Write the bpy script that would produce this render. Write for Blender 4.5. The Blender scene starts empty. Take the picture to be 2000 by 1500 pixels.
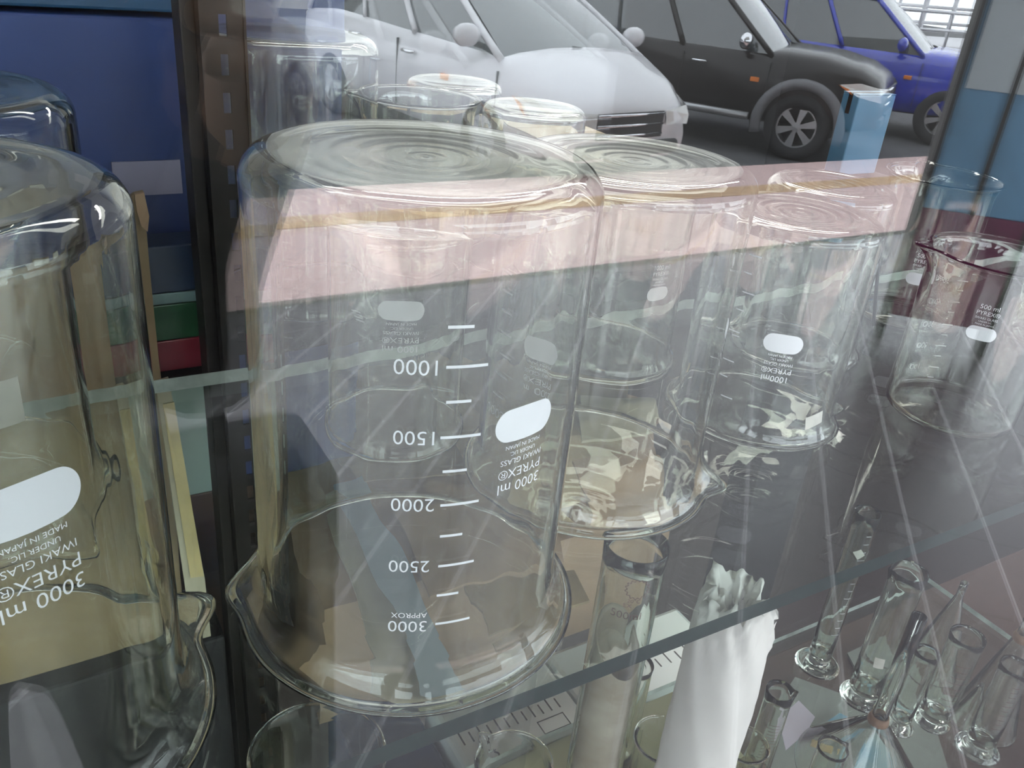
import bpy, bmesh, math, random
from mathutils import Vector, Matrix
PI = math.pi
random.seed(7)
S = bpy.context.scene
C = S.collection

# ------------------------------------------------------------------ camera
FPX = 1690.0
def _n(v): return v.normalized()
_D = _n(Vector((-328, 3273, FPX)))                      # straight down, in picture axes
_X = Vector((3100, -585, FPX)); _X = _n(_X - _D * _X.dot(_D))   # along the shop window
_Y = _X.cross(_D)
if _Y[2] < 0: _Y = -_Y                                   # into the shop
EYE = Vector((0, 0, 1.5))
SH = EYE.z - 0.278                                       # top of the middle glass shelf
cam = bpy.data.objects.new('camera', bpy.data.cameras.new('camera'))
C.objects.link(cam)
_r = Vector((_X[0], _Y[0], -_D[0])); _d = Vector((_X[1], _Y[1], -_D[1])); _f = Vector((_X[2], _Y[2], -_D[2]))
M = Matrix.Identity(4)
for i in range(3):
    M[i][0] = _r[i]; M[i][1] = -_d[i]; M[i][2] = -_f[i]; M[i][3] = EYE[i]
cam.matrix_world = M
cam.data.sensor_width = 36; cam.data.lens = FPX / 2000 * 36
cam.data.clip_start = 0.03; cam.data.clip_end = 300
S.camera = cam
# ------------------------------------------------------------------ world, light, exposure
W = bpy.data.worlds.new('overcast_sky'); S.world = W; W.use_nodes = True
wn = W.node_tree.nodes; wn['Background'].inputs[0].default_value = (0.86, 0.93, 1.0, 1); wn['Background'].inputs[1].default_value = 9.5
S.view_settings.view_transform = 'Standard'; S.view_settings.look = 'None'
S.view_settings.exposure = 0.0; S.view_settings.gamma = 1.0
S.view_settings.use_curve_mapping = False
cy = S.cycles
cy.max_bounces = 26; cy.transmission_bounces = 26; cy.transparent_max_bounces = 48
cy.glossy_bounces = 6; cy.diffuse_bounces = 3
cy.caustics_reflective = False; cy.caustics_refractive = True
cy.blur_glossy = 0.5; cy.sample_clamp_indirect = 6
cy.use_denoising = True
def area(name, loc, rot, sx, sy, power, col=(1, 1, 1)):
    l = bpy.data.lights.new(name, 'AREA'); l.shape = 'RECTANGLE'; l.size = sx; l.size_y = sy
    l.energy = power; l.color = col
    o = bpy.data.objects.new(name, l); C.objects.link(o); o.location = loc; o.rotation_euler = rot
    return o
area('interior_fill_light', (0.6, 1.15, 2.55), (0, 0, 0), 1.4, 0.12, 12, (1.0, 0.98, 0.93))  # added fill lamp for the interior and beaker bottoms, no fitting seen
area('interior_fill_light', (2.0, 1.9, 2.55), (0, 0, 0), 1.4, 0.12, 45, (1.0, 0.98, 0.93))  # second added fill, deeper in the shop and stronger

# ------------------------------------------------------------------ places in the scene
def ray(px, py):
    v = Vector((px - 1000, py - 750, FPX))
    return Vector((v.dot(_X), v.dot(_Y), -v.dot(_D))) / FPX
def Hp(px, py, h):           # where the sight line meets the level h above the middle shelf
    r = ray(px, py); return EYE + r * ((SH + h - EYE.z) / r.z)
def Vp(px, py, y):           # where it meets the upright plane at depth y
    r = ray(px, py); return EYE + r * (y / r.y)
PANE = 0.17
def Gp(px, py, z):           # the street spot that the window mirrors there, at height z
    r = ray(px, py); g = EYE + r * ((z - EYE.z) / r.z); return Vector((g.x, 2 * PANE - g.y, z))

# ------------------------------------------------------------------ materials
def mat(name, col, rough=0.6, metal=0.0, spec=0.5, noise=0.0, scale=20.0, bump=0.0, stretch=(1, 1, 1), coat=0.0, col2=None, emis=None):
    m = bpy.data.materials.new(name); m.use_nodes = True
    nt = m.node_tree; b = nt.nodes['Principled BSDF']
    b.inputs['Base Color'].default_value = (*col, 1); b.inputs['Roughness'].default_value = rough
    b.inputs['Metallic'].default_value = metal; b.inputs['Specular IOR Level'].default_value = spec
    b.inputs['Coat Weight'].default_value = coat
    if emis:
        b.inputs['Emission Color'].default_value = (*emis[:3], 1); b.inputs['Emission Strength'].default_value = emis[3]
    if noise or bump:
        tc = nt.nodes.new('ShaderNodeTexCoord'); mp = nt.nodes.new('ShaderNodeMapping'); mp.inputs['Scale'].default_value = stretch
        nz = nt.nodes.new('ShaderNodeTexNoise'); nz.inputs['Scale'].default_value = scale; nz.inputs['Detail'].default_value = 4
        nt.links.new(tc.outputs['Object'], mp.inputs[0]); nt.links.new(mp.outputs[0], nz.inputs[0])
        if noise:
            mx = nt.nodes.new('ShaderNodeMix'); mx.data_type = 'RGBA'
            c2 = col2 if col2 else tuple(c * (1 - noise) for c in col)
            mx.inputs[6].default_value = (*c2, 1); mx.inputs[7].default_value = (*col, 1)
            rp = nt.nodes.new('ShaderNodeMapRange'); rp.inputs[1].default_value = 0.35; rp.inputs[2].default_value = 0.65
            nt.links.new(nz.outputs[0], rp.inputs[0]); nt.links.new(rp.outputs[0], mx.inputs[0])
            nt.links.new(mx.outputs[2], b.inputs['Base Color'])
        if bump:
            bp = nt.nodes.new('ShaderNodeBump'); bp.inputs['Strength'].default_value = bump; bp.inputs['Distance'].default_value = 0.004
            nt.links.new(nz.outputs[0], bp.inputs['Height']); nt.links.new(bp.outputs[0], b.inputs['Normal'])
    return m
def glass_mat(name, col, ior=1.47, rough=0.0):
    m = bpy.data.materials.new(name); m.use_nodes = True; nt = m.node_tree
    nt.nodes.remove(nt.nodes['Principled BSDF'])
    g = nt.nodes.new('ShaderNodeBsdfGlass'); g.inputs[0].default_value = (*col, 1); g.inputs['Roughness'].default_value = rough
    g.inputs['IOR'].default_value = ior
    nt.links.new(g.outputs[0], nt.nodes['Material Output'].inputs[0]); return m
def sheet_mat(name, tint, f0, rough=0.0, dust=0.0, dustcol=(.6, .6, .6)):
    """flat window or shelf glass: each face passes light straight and mirrors by the Fresnel law"""
    m = bpy.data.materials.new(name); m.use_nodes = True; nt = m.node_tree; N = nt.nodes.new; L = nt.links.new
    nt.nodes.remove(nt.nodes['Principled BSDF'])
    geo = N('ShaderNodeNewGeometry'); dot = N('ShaderNodeVectorMath'); dot.operation = 'DOT_PRODUCT'
    L(geo.outputs['Normal'], dot.inputs[0]); L(geo.outputs['Incoming'], dot.inputs[1])
    ab = N('ShaderNodeMath'); ab.operation = 'ABSOLUTE'; L(dot.outputs['Value'], ab.inputs[0])
    om = N('ShaderNodeMath'); om.operation = 'SUBTRACT'; om.inputs[0].default_value = 1; L(ab.outputs[0], om.inputs[1])
    pw = N('ShaderNodeMath'); pw.operation = 'POWER'; pw.inputs[1].default_value = 5; L(om.outputs[0], pw.inputs[0])
    ma = N('ShaderNodeMath'); ma.operation = 'MULTIPLY_ADD'; ma.inputs[1].default_value = 1 - f0; ma.inputs[2].default_value = f0; L(pw.outputs[0], ma.inputs[0])
    tr = N('ShaderNodeBsdfTransparent'); tr.inputs[0].default_value = (*tint, 1)
    gl = N('ShaderNodeBsdfGlossy'); gl.inputs['Roughness'].default_value = rough
    mx = N('ShaderNodeMixShader'); L(ma.outputs[0], mx.inputs[0]); L(tr.outputs[0], mx.inputs[1]); L(gl.outputs[0], mx.inputs[2])
    out = mx
    if dust:
        df = N('ShaderNodeBsdfDiffuse'); df.inputs[0].default_value = (*dustcol, 1)
        tc = N('ShaderNodeTexCoord'); nz = N('ShaderNodeTexNoise'); nz.inputs['Scale'].default_value = 9; nz.inputs['Detail'].default_value = 6
        L(tc.outputs['Object'], nz.inputs[0])
        mr = N('ShaderNodeMapRange'); mr.inputs[1].default_value = .35; mr.inputs[2].default_value = .75; mr.inputs[4].default_value = dust; mr.inputs[3].default_value = dust * .25
        L(nz.outputs[0], mr.inputs[0])
        m2 = N('ShaderNodeMixShader'); L(mr.outputs[0], m2.inputs[0]); L(mx.outputs[0], m2.inputs[1]); L(df.outputs[0], m2.inputs[2]); out = m2
    L(out.outputs[0], nt.nodes['Material Output'].inputs[0]); return m

GL = glass_mat('lab_glass', (0.986, 0.990, 0.976))
GL_SMALL = glass_mat('thin_lab_glass', (0.98, 0.99, 0.975))
PANE_M = sheet_mat('window_glass', (0.985, 0.995, 0.99), 0.08)
SHELF_M = sheet_mat('shelf_glass', (0.93, 0.975, 0.95), 0.045, dust=0.015)
EDGE_M = mat('shelf_edge_green', (0.010, 0.028, 0.025), 0.35, spec=.25, noise=.3, scale=30)
EDGE_W = mat('chipped_edge_glint', (0.8, 0.88, 0.84), 0.35, noise=.35, scale=60, bump=.6)  # chipped edge, its white colour paints in the light it catches
PRINT = mat('white_enamel', (0.9, 0.92, 0.94), 0.5)
PRINT_R = mat('brown_red_enamel', (0.12, 0.05, 0.045), 0.5)
PAPER = mat('paper_label', (0.72, 0.7, 0.62), 0.8, noise=.15, scale=80)
TAPEY = mat('yellowed_tape', (0.62, 0.47, 0.22), 0.6, noise=.25, scale=30)
CARD = mat('cardboard', (0.33, 0.235, 0.13), 0.85, noise=.28, scale=14, bump=.3)
CARD_D = mat('brown_cardboard', (0.42, 0.275, 0.17), 0.85, noise=.35, scale=9, bump=.3)
CARD_C = mat('cream_cardboard', (0.48, 0.41, 0.29), 0.8, noise=.2, scale=12)
BLUE = mat('blue_carton', (0.022, 0.045, 0.16), 0.4, noise=.25, scale=6)
TEAL = mat('teal_carton', (0.015, 0.06, 0.13), 0.4, noise=.2, scale=6)
MINT = mat('mint_board', (0.42, 0.52, 0.47), 0.6, noise=.12, scale=8)
POST = mat('dark_brown_steel', (0.016, 0.012, 0.010), 0.5, spec=.25, noise=.3, scale=40)
WOODB = mat('brown_wood', (0.12, 0.062, 0.035), 0.6, noise=.3, scale=8, stretch=(1, 1, .1))
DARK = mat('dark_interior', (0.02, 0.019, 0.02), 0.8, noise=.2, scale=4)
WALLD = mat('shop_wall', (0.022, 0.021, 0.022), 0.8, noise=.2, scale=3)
CEIL = mat('shop_ceiling', (0.55, 0.56, 0.55), 0.8, noise=.1, scale=3)

# ------------------------------------------------------------------ mesh helpers
def put(o, parent=None):
    C.objects.link(o)
    if parent is not None: o.parent = parent
    return o
def mesh(name, verts, faces, m, parent=None, smooth=False, mids=None):
    me = bpy.data.meshes.new(name); me.from_pydata([tuple(v) for v in verts], [], faces); me.update()
    for mm in (m if isinstance(m, (list, tuple)) else [m]): me.materials.append(mm)
    if mids: me.polygons.foreach_set('material_index', mids)
    if smooth: me.polygons.foreach_set('use_smooth', [True] * len(me.polygons))
    return put(bpy.data.objects.new(name, me), parent)
def tag(o, label=None, cat=None, group=None, kind=None):
    if label: o['label'] = label
    if cat: o['category'] = cat
    if group: o['group'] = group
    if kind: o['kind'] = kind
    return o
def empty(name, loc=(0, 0, 0), rz=0.0):
    o = bpy.data.objects.new(name, None); o.empty_display_size = .05; C.objects.link(o); o.location = loc; o.rotation_euler = (0, 0, rz); return o
class MB:
    def __init__(s): s.v = []; s.f = []; s.m = []; s.T = Matrix.Identity(4)
    def add(s, vs, fs, mi=0):
        k = len(s.v); s.v += [s.T @ Vector(v) for v in vs]; s.f += [tuple(i + k for i in f) for f in fs]; s.m += [mi] * len(fs); return s
    def box(s, x0, x1, y0, y1, z0, z1, mi=0, b=0.0):
        if b <= 0:
            return s.add([(x0, y0, z0), (x1, y0, z0), (x1, y1, z0), (x0, y1, z0), (x0, y0, z1), (x1, y0, z1), (x1, y1, z1), (x0, y1, z1)],
                  [(0, 3, 2, 1), (4, 5, 6, 7), (0, 1, 5, 4), (1, 2, 6, 5), (2, 3, 7, 6), (3, 0, 4, 7)], mi)
        bm = bmesh.new(); bmesh.ops.create_cube(bm, size=1)
        for v in bm.verts: v.co = Vector(((x0 + x1) / 2 + v.co.x * (x1 - x0), (y0 + y1) / 2 + v.co.y * (y1 - y0), (z0 + z1) / 2 + v.co.z * (z1 - z0)))
        bmesh.ops.bevel(bm, geom=bm.edges[:], offset=b, segments=2, affect='EDGES', profile=.5)
        bm.verts.index_update()
        r = s.add([v.co.copy() for v in bm.verts], [tuple(v.index for v in f.verts) for f in bm.faces], mi); bm.free(); return r
    def tube(s, pts, rad, n=10, mi=0, caps=True):
        pts = [Vector(p) for p in pts]; R = rad if isinstance(rad, (list, tuple)) else [rad] * len(pts)
        vs = []; fs = []; up = None
        for i, p in enumerate(pts):
            t = (pts[min(i + 1, len(pts) - 1)] - pts[max(i - 1, 0)]).normalized()
            if up is None: up = t.orthogonal().normalized()
            up = (up - t * up.dot(t)).normalized(); w = t.cross(up)
            for k in range(n):
                a = 2 * PI * k / n; vs.append(p + (up * math.cos(a) + w * math.sin(a)) * R[i])
        for i in range(len(pts) - 1):
            for k in range(n):
                fs.append((i * n + k, i * n + (k + 1) % n, (i + 1) * n + (k + 1) % n, (i + 1) * n + k))
        if caps: fs.append(tuple(range(n - 1, -1, -1))); fs.append(tuple((len(pts) - 1) * n + k for k in range(n)))
        return s.add(vs, fs, mi)
    def lathe(s, prof, n=48, mi=0, axis='z'):
        vs = []; fs = []
        for r, z in prof:
            for k in range(n):
                a = 2 * PI * k / n
                vs.append((r * math.cos(a), r * math.sin(a), z) if axis == 'z' else (r * math.cos(a), z, r * math.sin(a)))
        for i in range(len(prof) - 1):
            for k in range(n):
                q = (i * n + k, i * n + (k + 1) % n, (i + 1) * n + (k + 1) % n, (i + 1) * n + k)
                fs.append(q if axis == 'z' else q[::-1])
        return s.add(vs, fs, mi)
    def build(s, name, m, parent=None, smooth=False):
        return mesh(name, s.v, s.f, m, parent, smooth, s.m if isinstance(m, (list, tuple)) else None)
def grid_surface(fn, nu, nv):
    vs = [fn(i / nu, j / nv) for j in range(nv + 1) for i in range(nu + 1)]
    fs = [(j * (nu + 1) + i, j * (nu + 1) + i + 1, (j + 1) * (nu + 1) + i + 1, (j + 1) * (nu + 1) + i) for j in range(nv) for i in range(nu)]
    return vs, fs
_tc = {}
def text_geo(s, size):
    if s not in _tc:
        cu = bpy.data.curves.new('t', 'FONT'); cu.body = s; cu.size = 1.0; cu.resolution_u = 3; cu.align_x = 'CENTER'; cu.align_y = 'CENTER'
        cu.offset = -0.004
        o = bpy.data.objects.new('t', cu); C.objects.link(o)
        bpy.context.view_layer.update()
        me = bpy.data.meshes.new_from_object(o.evaluated_get(bpy.context.evaluated_depsgraph_get()))
        _tc[s] = ([v.co.copy() for v in me.vertices], [tuple(p.vertices) for p in me.polygons])
        bpy.data.objects.remove(o); bpy.data.curves.remove(cu); bpy.data.meshes.remove(me)
    v, f = _tc[s]
    return [(p.x * size, p.y * size) for p in v], f

# ------------------------------------------------------------------ glassware
def beaker_profile(R, H, t, flare, ripple=0.0):
    """closed outline of the glass wall, bottom centre -> outside -> rim -> inside -> bottom centre"""
    rb = R * .16; out = []
    for i in range(17):
        r = (R - rb) * i / 16
        out.append((max(r, 1e-5), .0016 * (1 - (r / (R - rb)) ** 2) + ripple * math.sin(r * 900)))
    for i in range(1, 8):
        a = -PI / 2 + PI / 2 * i / 7
        out.append((R - rb + rb * math.cos(a), rb + rb * math.sin(a)))
    for k in (.2, .4, .6, .75, .85, .91): out.append((R, H * k))
    out.append((R + flare * .25, H * .95)); out.append((R + flare * .65, H * .98)); out.append((R + flare * .9, H * .993))
    # rolled lip
    for a in (0, 45, 90, 135, 180):
        a = math.radians(a); out.append((R + flare * .9 - t * .1 + t * .75 * math.cos(a), H * .993 + t * .8 * math.sin(a)))
    out.append((R + flare * .6 - t, H * .978)); out.append((R + flare * .2 - t, H * .95))
    for k in (.91, .85, .75, .6, .4, .2): out.append((R - t, H * k))
    ri = rb - t * .6
    for i in range(8):
        a = 0 - PI / 2 * i / 7
        out.append((R - t - ri + ri * math.cos(a), t * 1.25 + ri + ri * math.sin(a)))
    for i in range(15, -1, -1):
        r = (R - t - ri) * i / 16
        out.append((max(r, 1e-5), t * 1.25 + .0006 * (1 - (r / R) ** 2) + ripple * math.sin(r * 700 + 1)))
    return out
def vessel_mesh(prof, n, H, spout=None, R=1, wobble=0.0, invert=False, seed=0, samp=1.0):
    vs = []; fs = []
    ph = [random.random() * 6 for _ in range(8)]
    npf = len(prof)
    for j, (r, z) in enumerate(prof):
        inner = j > npf * .55
        for k in range(n):
            a = 2 * PI * k / n; rr = r; zz = z
            if wobble and r > R * .6:
                rr += wobble * ((math.sin(3 * a + ph[0]) + .6 * math.sin(7 * a + ph[1] + z * 9) + .22 * math.sin(13 * a + ph[3] + z * 3) + .16 * math.sin(23 * a + ph[4])) * (1 if inner else .5) + .35 * math.sin(z * 60 + 2 * a + ph[2]) * (1 if inner else 0))
            if spout is not None and z > H * .8:
                h = ((z / H) - .8) / .2; da = (a - spout + PI) % (2 * PI) - PI
                g = math.exp(-(da / .17) ** 2); g2 = math.exp(-(da / .42) ** 2)
                rr += samp * R * (.26 * g * h ** 2 - .05 * (g2 - g) * h)
                zz += R * .03 * g * h ** 3
            if invert: zz = H * 1.0 + .0005 - zz + (R * .03 if spout is not None else 0) * 0
            vs.append((rr * math.cos(a), rr * math.sin(a), zz))
    for i in range(npf - 1):
        for k in range(n):
            q = (i * n + k, i * n + (k + 1) % n, (i + 1) * n + (k + 1) % n, (i + 1) * n + k)
            fs.append(q[::-1] if invert else q)
    return vs, fs
def hit_cyl(px, py, c, R, far=False):
    """angle and height at which the sight line meets an upright cylinder about c"""
    d = ray(px, py); ox = EYE.x - c[0]; oy = EYE.y - c[1]
    A = d.x * d.x + d.y * d.y; B = 2 * (ox * d.x + oy * d.y); K = ox * ox + oy * oy - R * R
    q = B * B - 4 * A * K; q = math.sqrt(max(q, 0)); t = (-B + (q if far else -q)) / (2 * A)
    p = EYE + d * t
    return math.atan2(p.y - c[1], p.x - c[0]), p.z
class Wrap:
    """flat print bent onto a round wall"""
    def __init__(s, c, R, flip): s.c = c; s.R = R + .00025; s.sg = -1 if flip else 1; s.v = []; s.f = []
    def pt(s, th, z, u, v):
        a = th + s.sg * u / s.R
        return (s.R * math.cos(a), s.R * math.sin(a), z + s.sg * v - s.c[2])
    def text(s, th, z, txt, size):
        v, f = text_geo(txt, size); k = len(s.v)
        s.v += [s.pt(th, z, *p) for p in v]; s.f += [tuple(i + k for i in q) for q in f]; return s
    def tick(s, th, z, w, h=.0011, slant=0):
        k = len(s.v); n = 6
        for j in (0, 1):
            for i in range(n + 1): s.v.append(s.pt(th, z, -w / 2 + w * i / n, (j - .5) * h))
        s.f += [(k + i, k + i + 1, k + n + 2 + i, k + n + 1 + i) for i in range(n)]; return s
    def oval(s, th, z, w, h):
        k = len(s.v); n = 40; ri = h / 2
        rings = 6
        s.v.append(s.pt(th, z, 0, 0))
        for q in range(1, rings + 1):
            for i in range(n):
                a = 2 * PI * i / n
                x = math.cos(a) * ri + (w / 2 - ri) * (1 if math.cos(a) > 0 else -1) * min(1, abs(math.cos(a)) * 3)
                s.v.append(s.pt(th, z, x * q / rings, math.sin(a) * ri * q / rings))
        for i in range(n): s.f.append((k, k + 1 + i, k + 1 + (i + 1) % n))
        for q in range(rings - 1):
            b = k + 1 + q * n
            for i in range(n): s.f.append((b + i, b + n + i, b + n + (i + 1) % n, b + (i + 1) % n))
        return s
    def rect(s, th, z, w, h, tilt=0):
        k = len(s.v); n = 6; ct, st = math.cos(tilt), math.sin(tilt)
        for j in range(n + 1):
            for i in range(n + 1):
                x = -w / 2 + w * i / n; y = -h / 2 + h * j / n
                s.v.append(s.pt(th, z, x * ct - y * st, x * st + y * ct))
        s.f += [(k + j * (n + 1) + i, k + j * (n + 1) + i + 1, k + (j + 1) * (n + 1) + i + 1, k + (j + 1) * (n + 1) + i) for j in range(n) for i in range(n)]
        return s
    def build(s, name, m, parent, label=None):
        o = mesh(name, s.v, s.f, m, parent)
        if label: o['label'] = label
        return o
def beaker(label, x, y, z, R, H, flare, t=.0024, spout=None, invert=False, ripple=0.0, wobble=.00035, n=112, group=None, name='beaker', m=None, samp=1.0):
    prof = beaker_profile(R, H, t, flare, ripple)
    v, f = vessel_mesh(prof, n, H, spout, R, wobble * (R / .07) ** 1.6, invert, 0, samp)
    o = mesh(name, v, f, m or GL, None, True); o.location = (x, y, z + .0003)
    tag(o, label, 'beaker', group); return o
def brand(o, R, th, z, vol, s=1.0, flip=True, lines=None, m=PRINT, plab=None):
    """the oval patch with the maker's words under it"""
    c = o.location
    Wrap(c, R, flip).oval(th, z, .024 * s, .0125 * s).build('marking_patch', m, o, plab)
    w = Wrap(c, R, flip); sg = -1 if flip else 1; sg = -sg
    d = -1 * (-1 if flip else 1)
    zz = z
    rows = lines or [('MADE IN JAPAN', .0018, .0082), ('UNDER LIC.', .0018, .0108), ('IWAKI GLASS', .0026, .0137), ('PYREX\u00ae', .0044, .0182), (vol, .0050, .0238)]
    for txt, size, off in rows:
        w.text(th, zz + (1 if flip else -1) * (-off if flip else off) * (1 if not flip else 1), txt, size * s * 1.15) if False else w.text(th, z - off * s if flip else z + off * s, txt, size * s * 1.15)
    w.build('maker_lettering', m, o)

ZS = SH
# 1 the big one in front
MB_C = (.1370, .2915); RB = .067; HB = .205
o = b1 = beaker('widest upside-down beaker at the centre with a white 1000 to 3000 scale', MB_C[0], MB_C[1], ZS, RB, HB, .0105, t=.0027, spout=2.75, invert=True, ripple=.00016, n=144, samp=.35)
c = o.location
w = Wrap(c, RB, True)
for px, py, ln in [(901, 638, .0088), (913, 715, .0145), (896, 784, .0088), (900, 852, .0145), (888, 919, .0088), (898, 983, .0145), (881, 1045, .0085), (891, 1101, .014), (874, 1160, .0085), (884, 1213, .014)]:
    th, z = hit_cyl(px, py, c, RB); w.tick(th, z, ln)
for px, py, tx, sz in [(816, 716, '1000', .0082), (812, 854, '1500', .0080), (806, 985, '2000', .0080), (799, 1105, '2500', .0078), (796, 1222, '3000', .0078), (799, 1201, 'APPROX', .0036)]:
    th, z = hit_cyl(px, py, c, RB); w.text(th, z, tx, sz)
w.build('volume_scale', PRINT, o)
th, z = hit_cyl(1027, 822, c, RB)
brand(o, RB, th, z, '3000 ml', 1.12)
# 2 the one at the left in front
o = b2 = beaker('large upside-down beaker cut off by the left edge, in front, spout turned to the centre', -.034, .283, ZS, RB + .001, HB, .0105, t=.0028, spout=.42, invert=True, ripple=.00014, n=144)
th, z = hit_cyl(52, 990, o.location, RB + .001)
brand(o, RB + .001, th, z, '3000 ml', 1.3)
# 3 behind it
o = b3 = beaker('large upside-down beaker at the left, standing behind the front one near the blue carton', -.034, .4515, ZS, .069, .2, .006, t=.0025, spout=-1.0, invert=True, ripple=.00015)
w = Wrap(o.location, .069, True); th, z = hit_cyl(25, 780, o.location, .069); w.rect(th, z, .012, .022).build('paper_label', PAPER, o)
# 4 smaller one seen through the big one
o = b4 = beaker('upside-down 1000 ml beaker seen through the widest central beaker', .1916, .4383, ZS, .043, .135, .0035, t=.0022, spout=.75, invert=True, ripple=.00012)
th, z = hit_cyl(783, 605, o.location, .043); brand(o, .043, th, z, '1000 ml', .95)
w = Wrap(o.location, .043, True)
for px, py in [(690, 606), (693, 612), (696, 618), (700, 624)]:
    th, z = hit_cyl(px, py, o.location, .043); w.tick(th, z, .007, .0007)
w.build('graduation_ticks', PRINT, o)
# 5 second large one, right of the centre
R5 = .0625
o = b5 = beaker('upside-down 2000 ml beaker right of the widest one, greenish flat bottom up', .2788, .3467, ZS, R5, .185, .0085, t=.0026, spout=-.62, samp=.75, invert=True, ripple=.00015, n=144)
th, z = hit_cyl(1074, 684, o.location, R5)
brand(o, R5, th, z, '2000 ml', .95)
w = Wrap(o.location, R5, True)
for k, (px, py) in enumerate([(1003, 530), (1003, 570), (1002, 610), (1000, 652), (998, 695), (992, 733), (985, 770)]):
    th, z = hit_cyl(px, py, o.location, R5); w.tick(th, z, .009, .0009)
th, z = hit_cyl(980, 800, o.location, R5); w.text(th, z, '2000', .008)
w.build('graduation_ticks', PRINT, o)
# 6 behind 5
o = b6 = beaker('upside-down beaker half hidden behind the greenish-bottomed one, bluish domed bottom', .386, .484, ZS, .054, .15, .006, t=.0023, spout=1.2, invert=True, ripple=.0001)
th, z = hit_cyl(1289, 572, o.location, .054); brand(o, .054, th, z, '1000 ml', .8, flip=False)
# 7 1000 ml at the right
o = b7 = beaker('upside-down 1000 ml beaker right of centre with a torn white sticker near its rim', .4322, .3660, ZS, .0515, .142, .0055, t=.0023, spout=-.3, invert=True, ripple=.00018, n=128)
th, z = hit_cyl(1530, 672, o.location, .0515); brand(o, .0515, th, z, '1000ml', 1.0)
w = Wrap(o.location, .0515, True)
for k, (px, py) in enumerate([(1482, 500), (1467, 533), (1468, 573), (1452, 605), (1440, 646), (1443, 655), (1429, 703), (1420, 733), (1425, 775)]):
    th, z = hit_cyl(px - 6, py, o.location, .0515); w.tick(th, z, .008 if k % 2 == 0 else .0055, .0008)
w.build('graduation_ticks', PRINT, o)
w = Wrap(o.location, .053, True); th, z = hit_cyl(1590, 821, o.location, .053); w.rect(th, z, .014, .0095, .25).build('torn_sticker', PAPER, o)
w = Wrap(o.location, .0515, True); th, z = hit_cyl(1366, 719, o.location, .0515, True); w.rect(th, z, .009, .008, .3).build('price_sticker', TAPEY, o)
# 8 behind 7
o = b8 = beaker('tall upside-down beaker without sticker standing behind the stickered 1000 ml beaker', .545, .4385, ZS, .0475, .135, .005, t=.0022, spout=2.0, invert=True, ripple=.0001)
# 9 upright 500 at the right
o = b9 = beaker('upright 500 ml beaker at the right, rim up, scale 100 to 500', .5696, .3089, ZS, .044, .12, .003, t=.0022, spout=2.55, n=128)
w = Wrap(o.location, .044, False); w2 = w
for px, py, tx in [(1840, 545, '500'), (1823, 587, '400'), (1810, 631, '300'), (1797, 672, '200'), (1783, 714, '100')]:
    th, z = hit_cyl(px, py, o.location, .044, True); w2.text(th, z, tx, .0062)
    th, z = hit_cyl(px + 38, py + 1, o.location, .044, True); w.tick(th, z, .009, .0008)
    th, z = hit_cyl(px + 32, py + 21, o.location, .044, True); w.tick(th, z, .0055, .0008)
w.build('volume_scale', PRINT, o)
th, z = hit_cyl(1916, 652, o.location, .044); 
brand(o, .044, th, z, '500 ml', .75, flip=False)
# 10 behind 9
o = b10 = beaker('beaker standing behind the upright 500 ml one, narrow oval patch turned to the side', .70, .452, ZS, .043, .13, .004, t=.0022, spout=1.0)
th, z = hit_cyl(1768, 540, o.location, .043); brand(o, .043, th + .25, z, '500 ml', .85, flip=False)
# 11 right edge jar
o = b11 = beaker('small beaker at the right edge with a white strip label inside its rim', .79, .36, ZS, .036, .128, .003, t=.0022, spout=.3)
w = Wrap(o.location, .036, False); th, z = hit_cyl(1966, 470, o.location, .036); w.rect(th, z, .006, .02, .15).build('strip_label', PAPER, o)

# ------------------------------------------------------------------ shelves
def sheet(name, x0, x1, y0, y1, z1, th, label, front=EDGE_M, back=EDGE_M, jag=0.0, kind=None, cat='shelf'):
    n = 60; vs = []; fs = []; mi = []
    rnd = random.Random(3)
    ys = [y1 + (rnd.uniform(-jag, jag) if jag else 0) for _ in range(n + 1)]
    for z in (z1 - th, z1):
        for i in range(n + 1): vs.append((x0 + (x1 - x0) * i / n, y0, z))
        for i in range(n + 1): vs.append((x0 + (x1 - x0) * i / n, ys[i], z))
    q = 2 * (n + 1)
    for i in range(n):
        a, b, c2, d = i, i + 1, n + 1 + i + 1, n + 1 + i
        fs.append((a, d, c2, b)); mi.append(0)
        fs.append((q + a, q + b, q + c2, q + d)); mi.append(0)
        fs.append((a, b, q + b, q + a)); mi.append(1)
        fs.append((c2, d, q + d, q + c2)); mi.append(2)
    fs.append((0, q, q + n + 1, n + 1)); mi.append(2)
    fs.append((n, 2 * n + 1, q + 2 * n + 1, q + n)); mi.append(2)
    o = mesh(name, vs, fs, [SHELF_M, front, back], None, False, mi)
    return tag(o, label, cat, None, kind)
sheet('glass_shelf', -.75, 1.45, .2125, .5425, ZS, .0095, 'middle glass shelf with dark green front edge, carrying the large beakers', back=EDGE_W, jag=.0012)
LZ = ZS - .35
sheet('glass_shelf', -.75, .878, .205, .43, LZ, .006, 'lower glass shelf with a square corner carrying the cylinders and funnels', back=EDGE_W)

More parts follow.
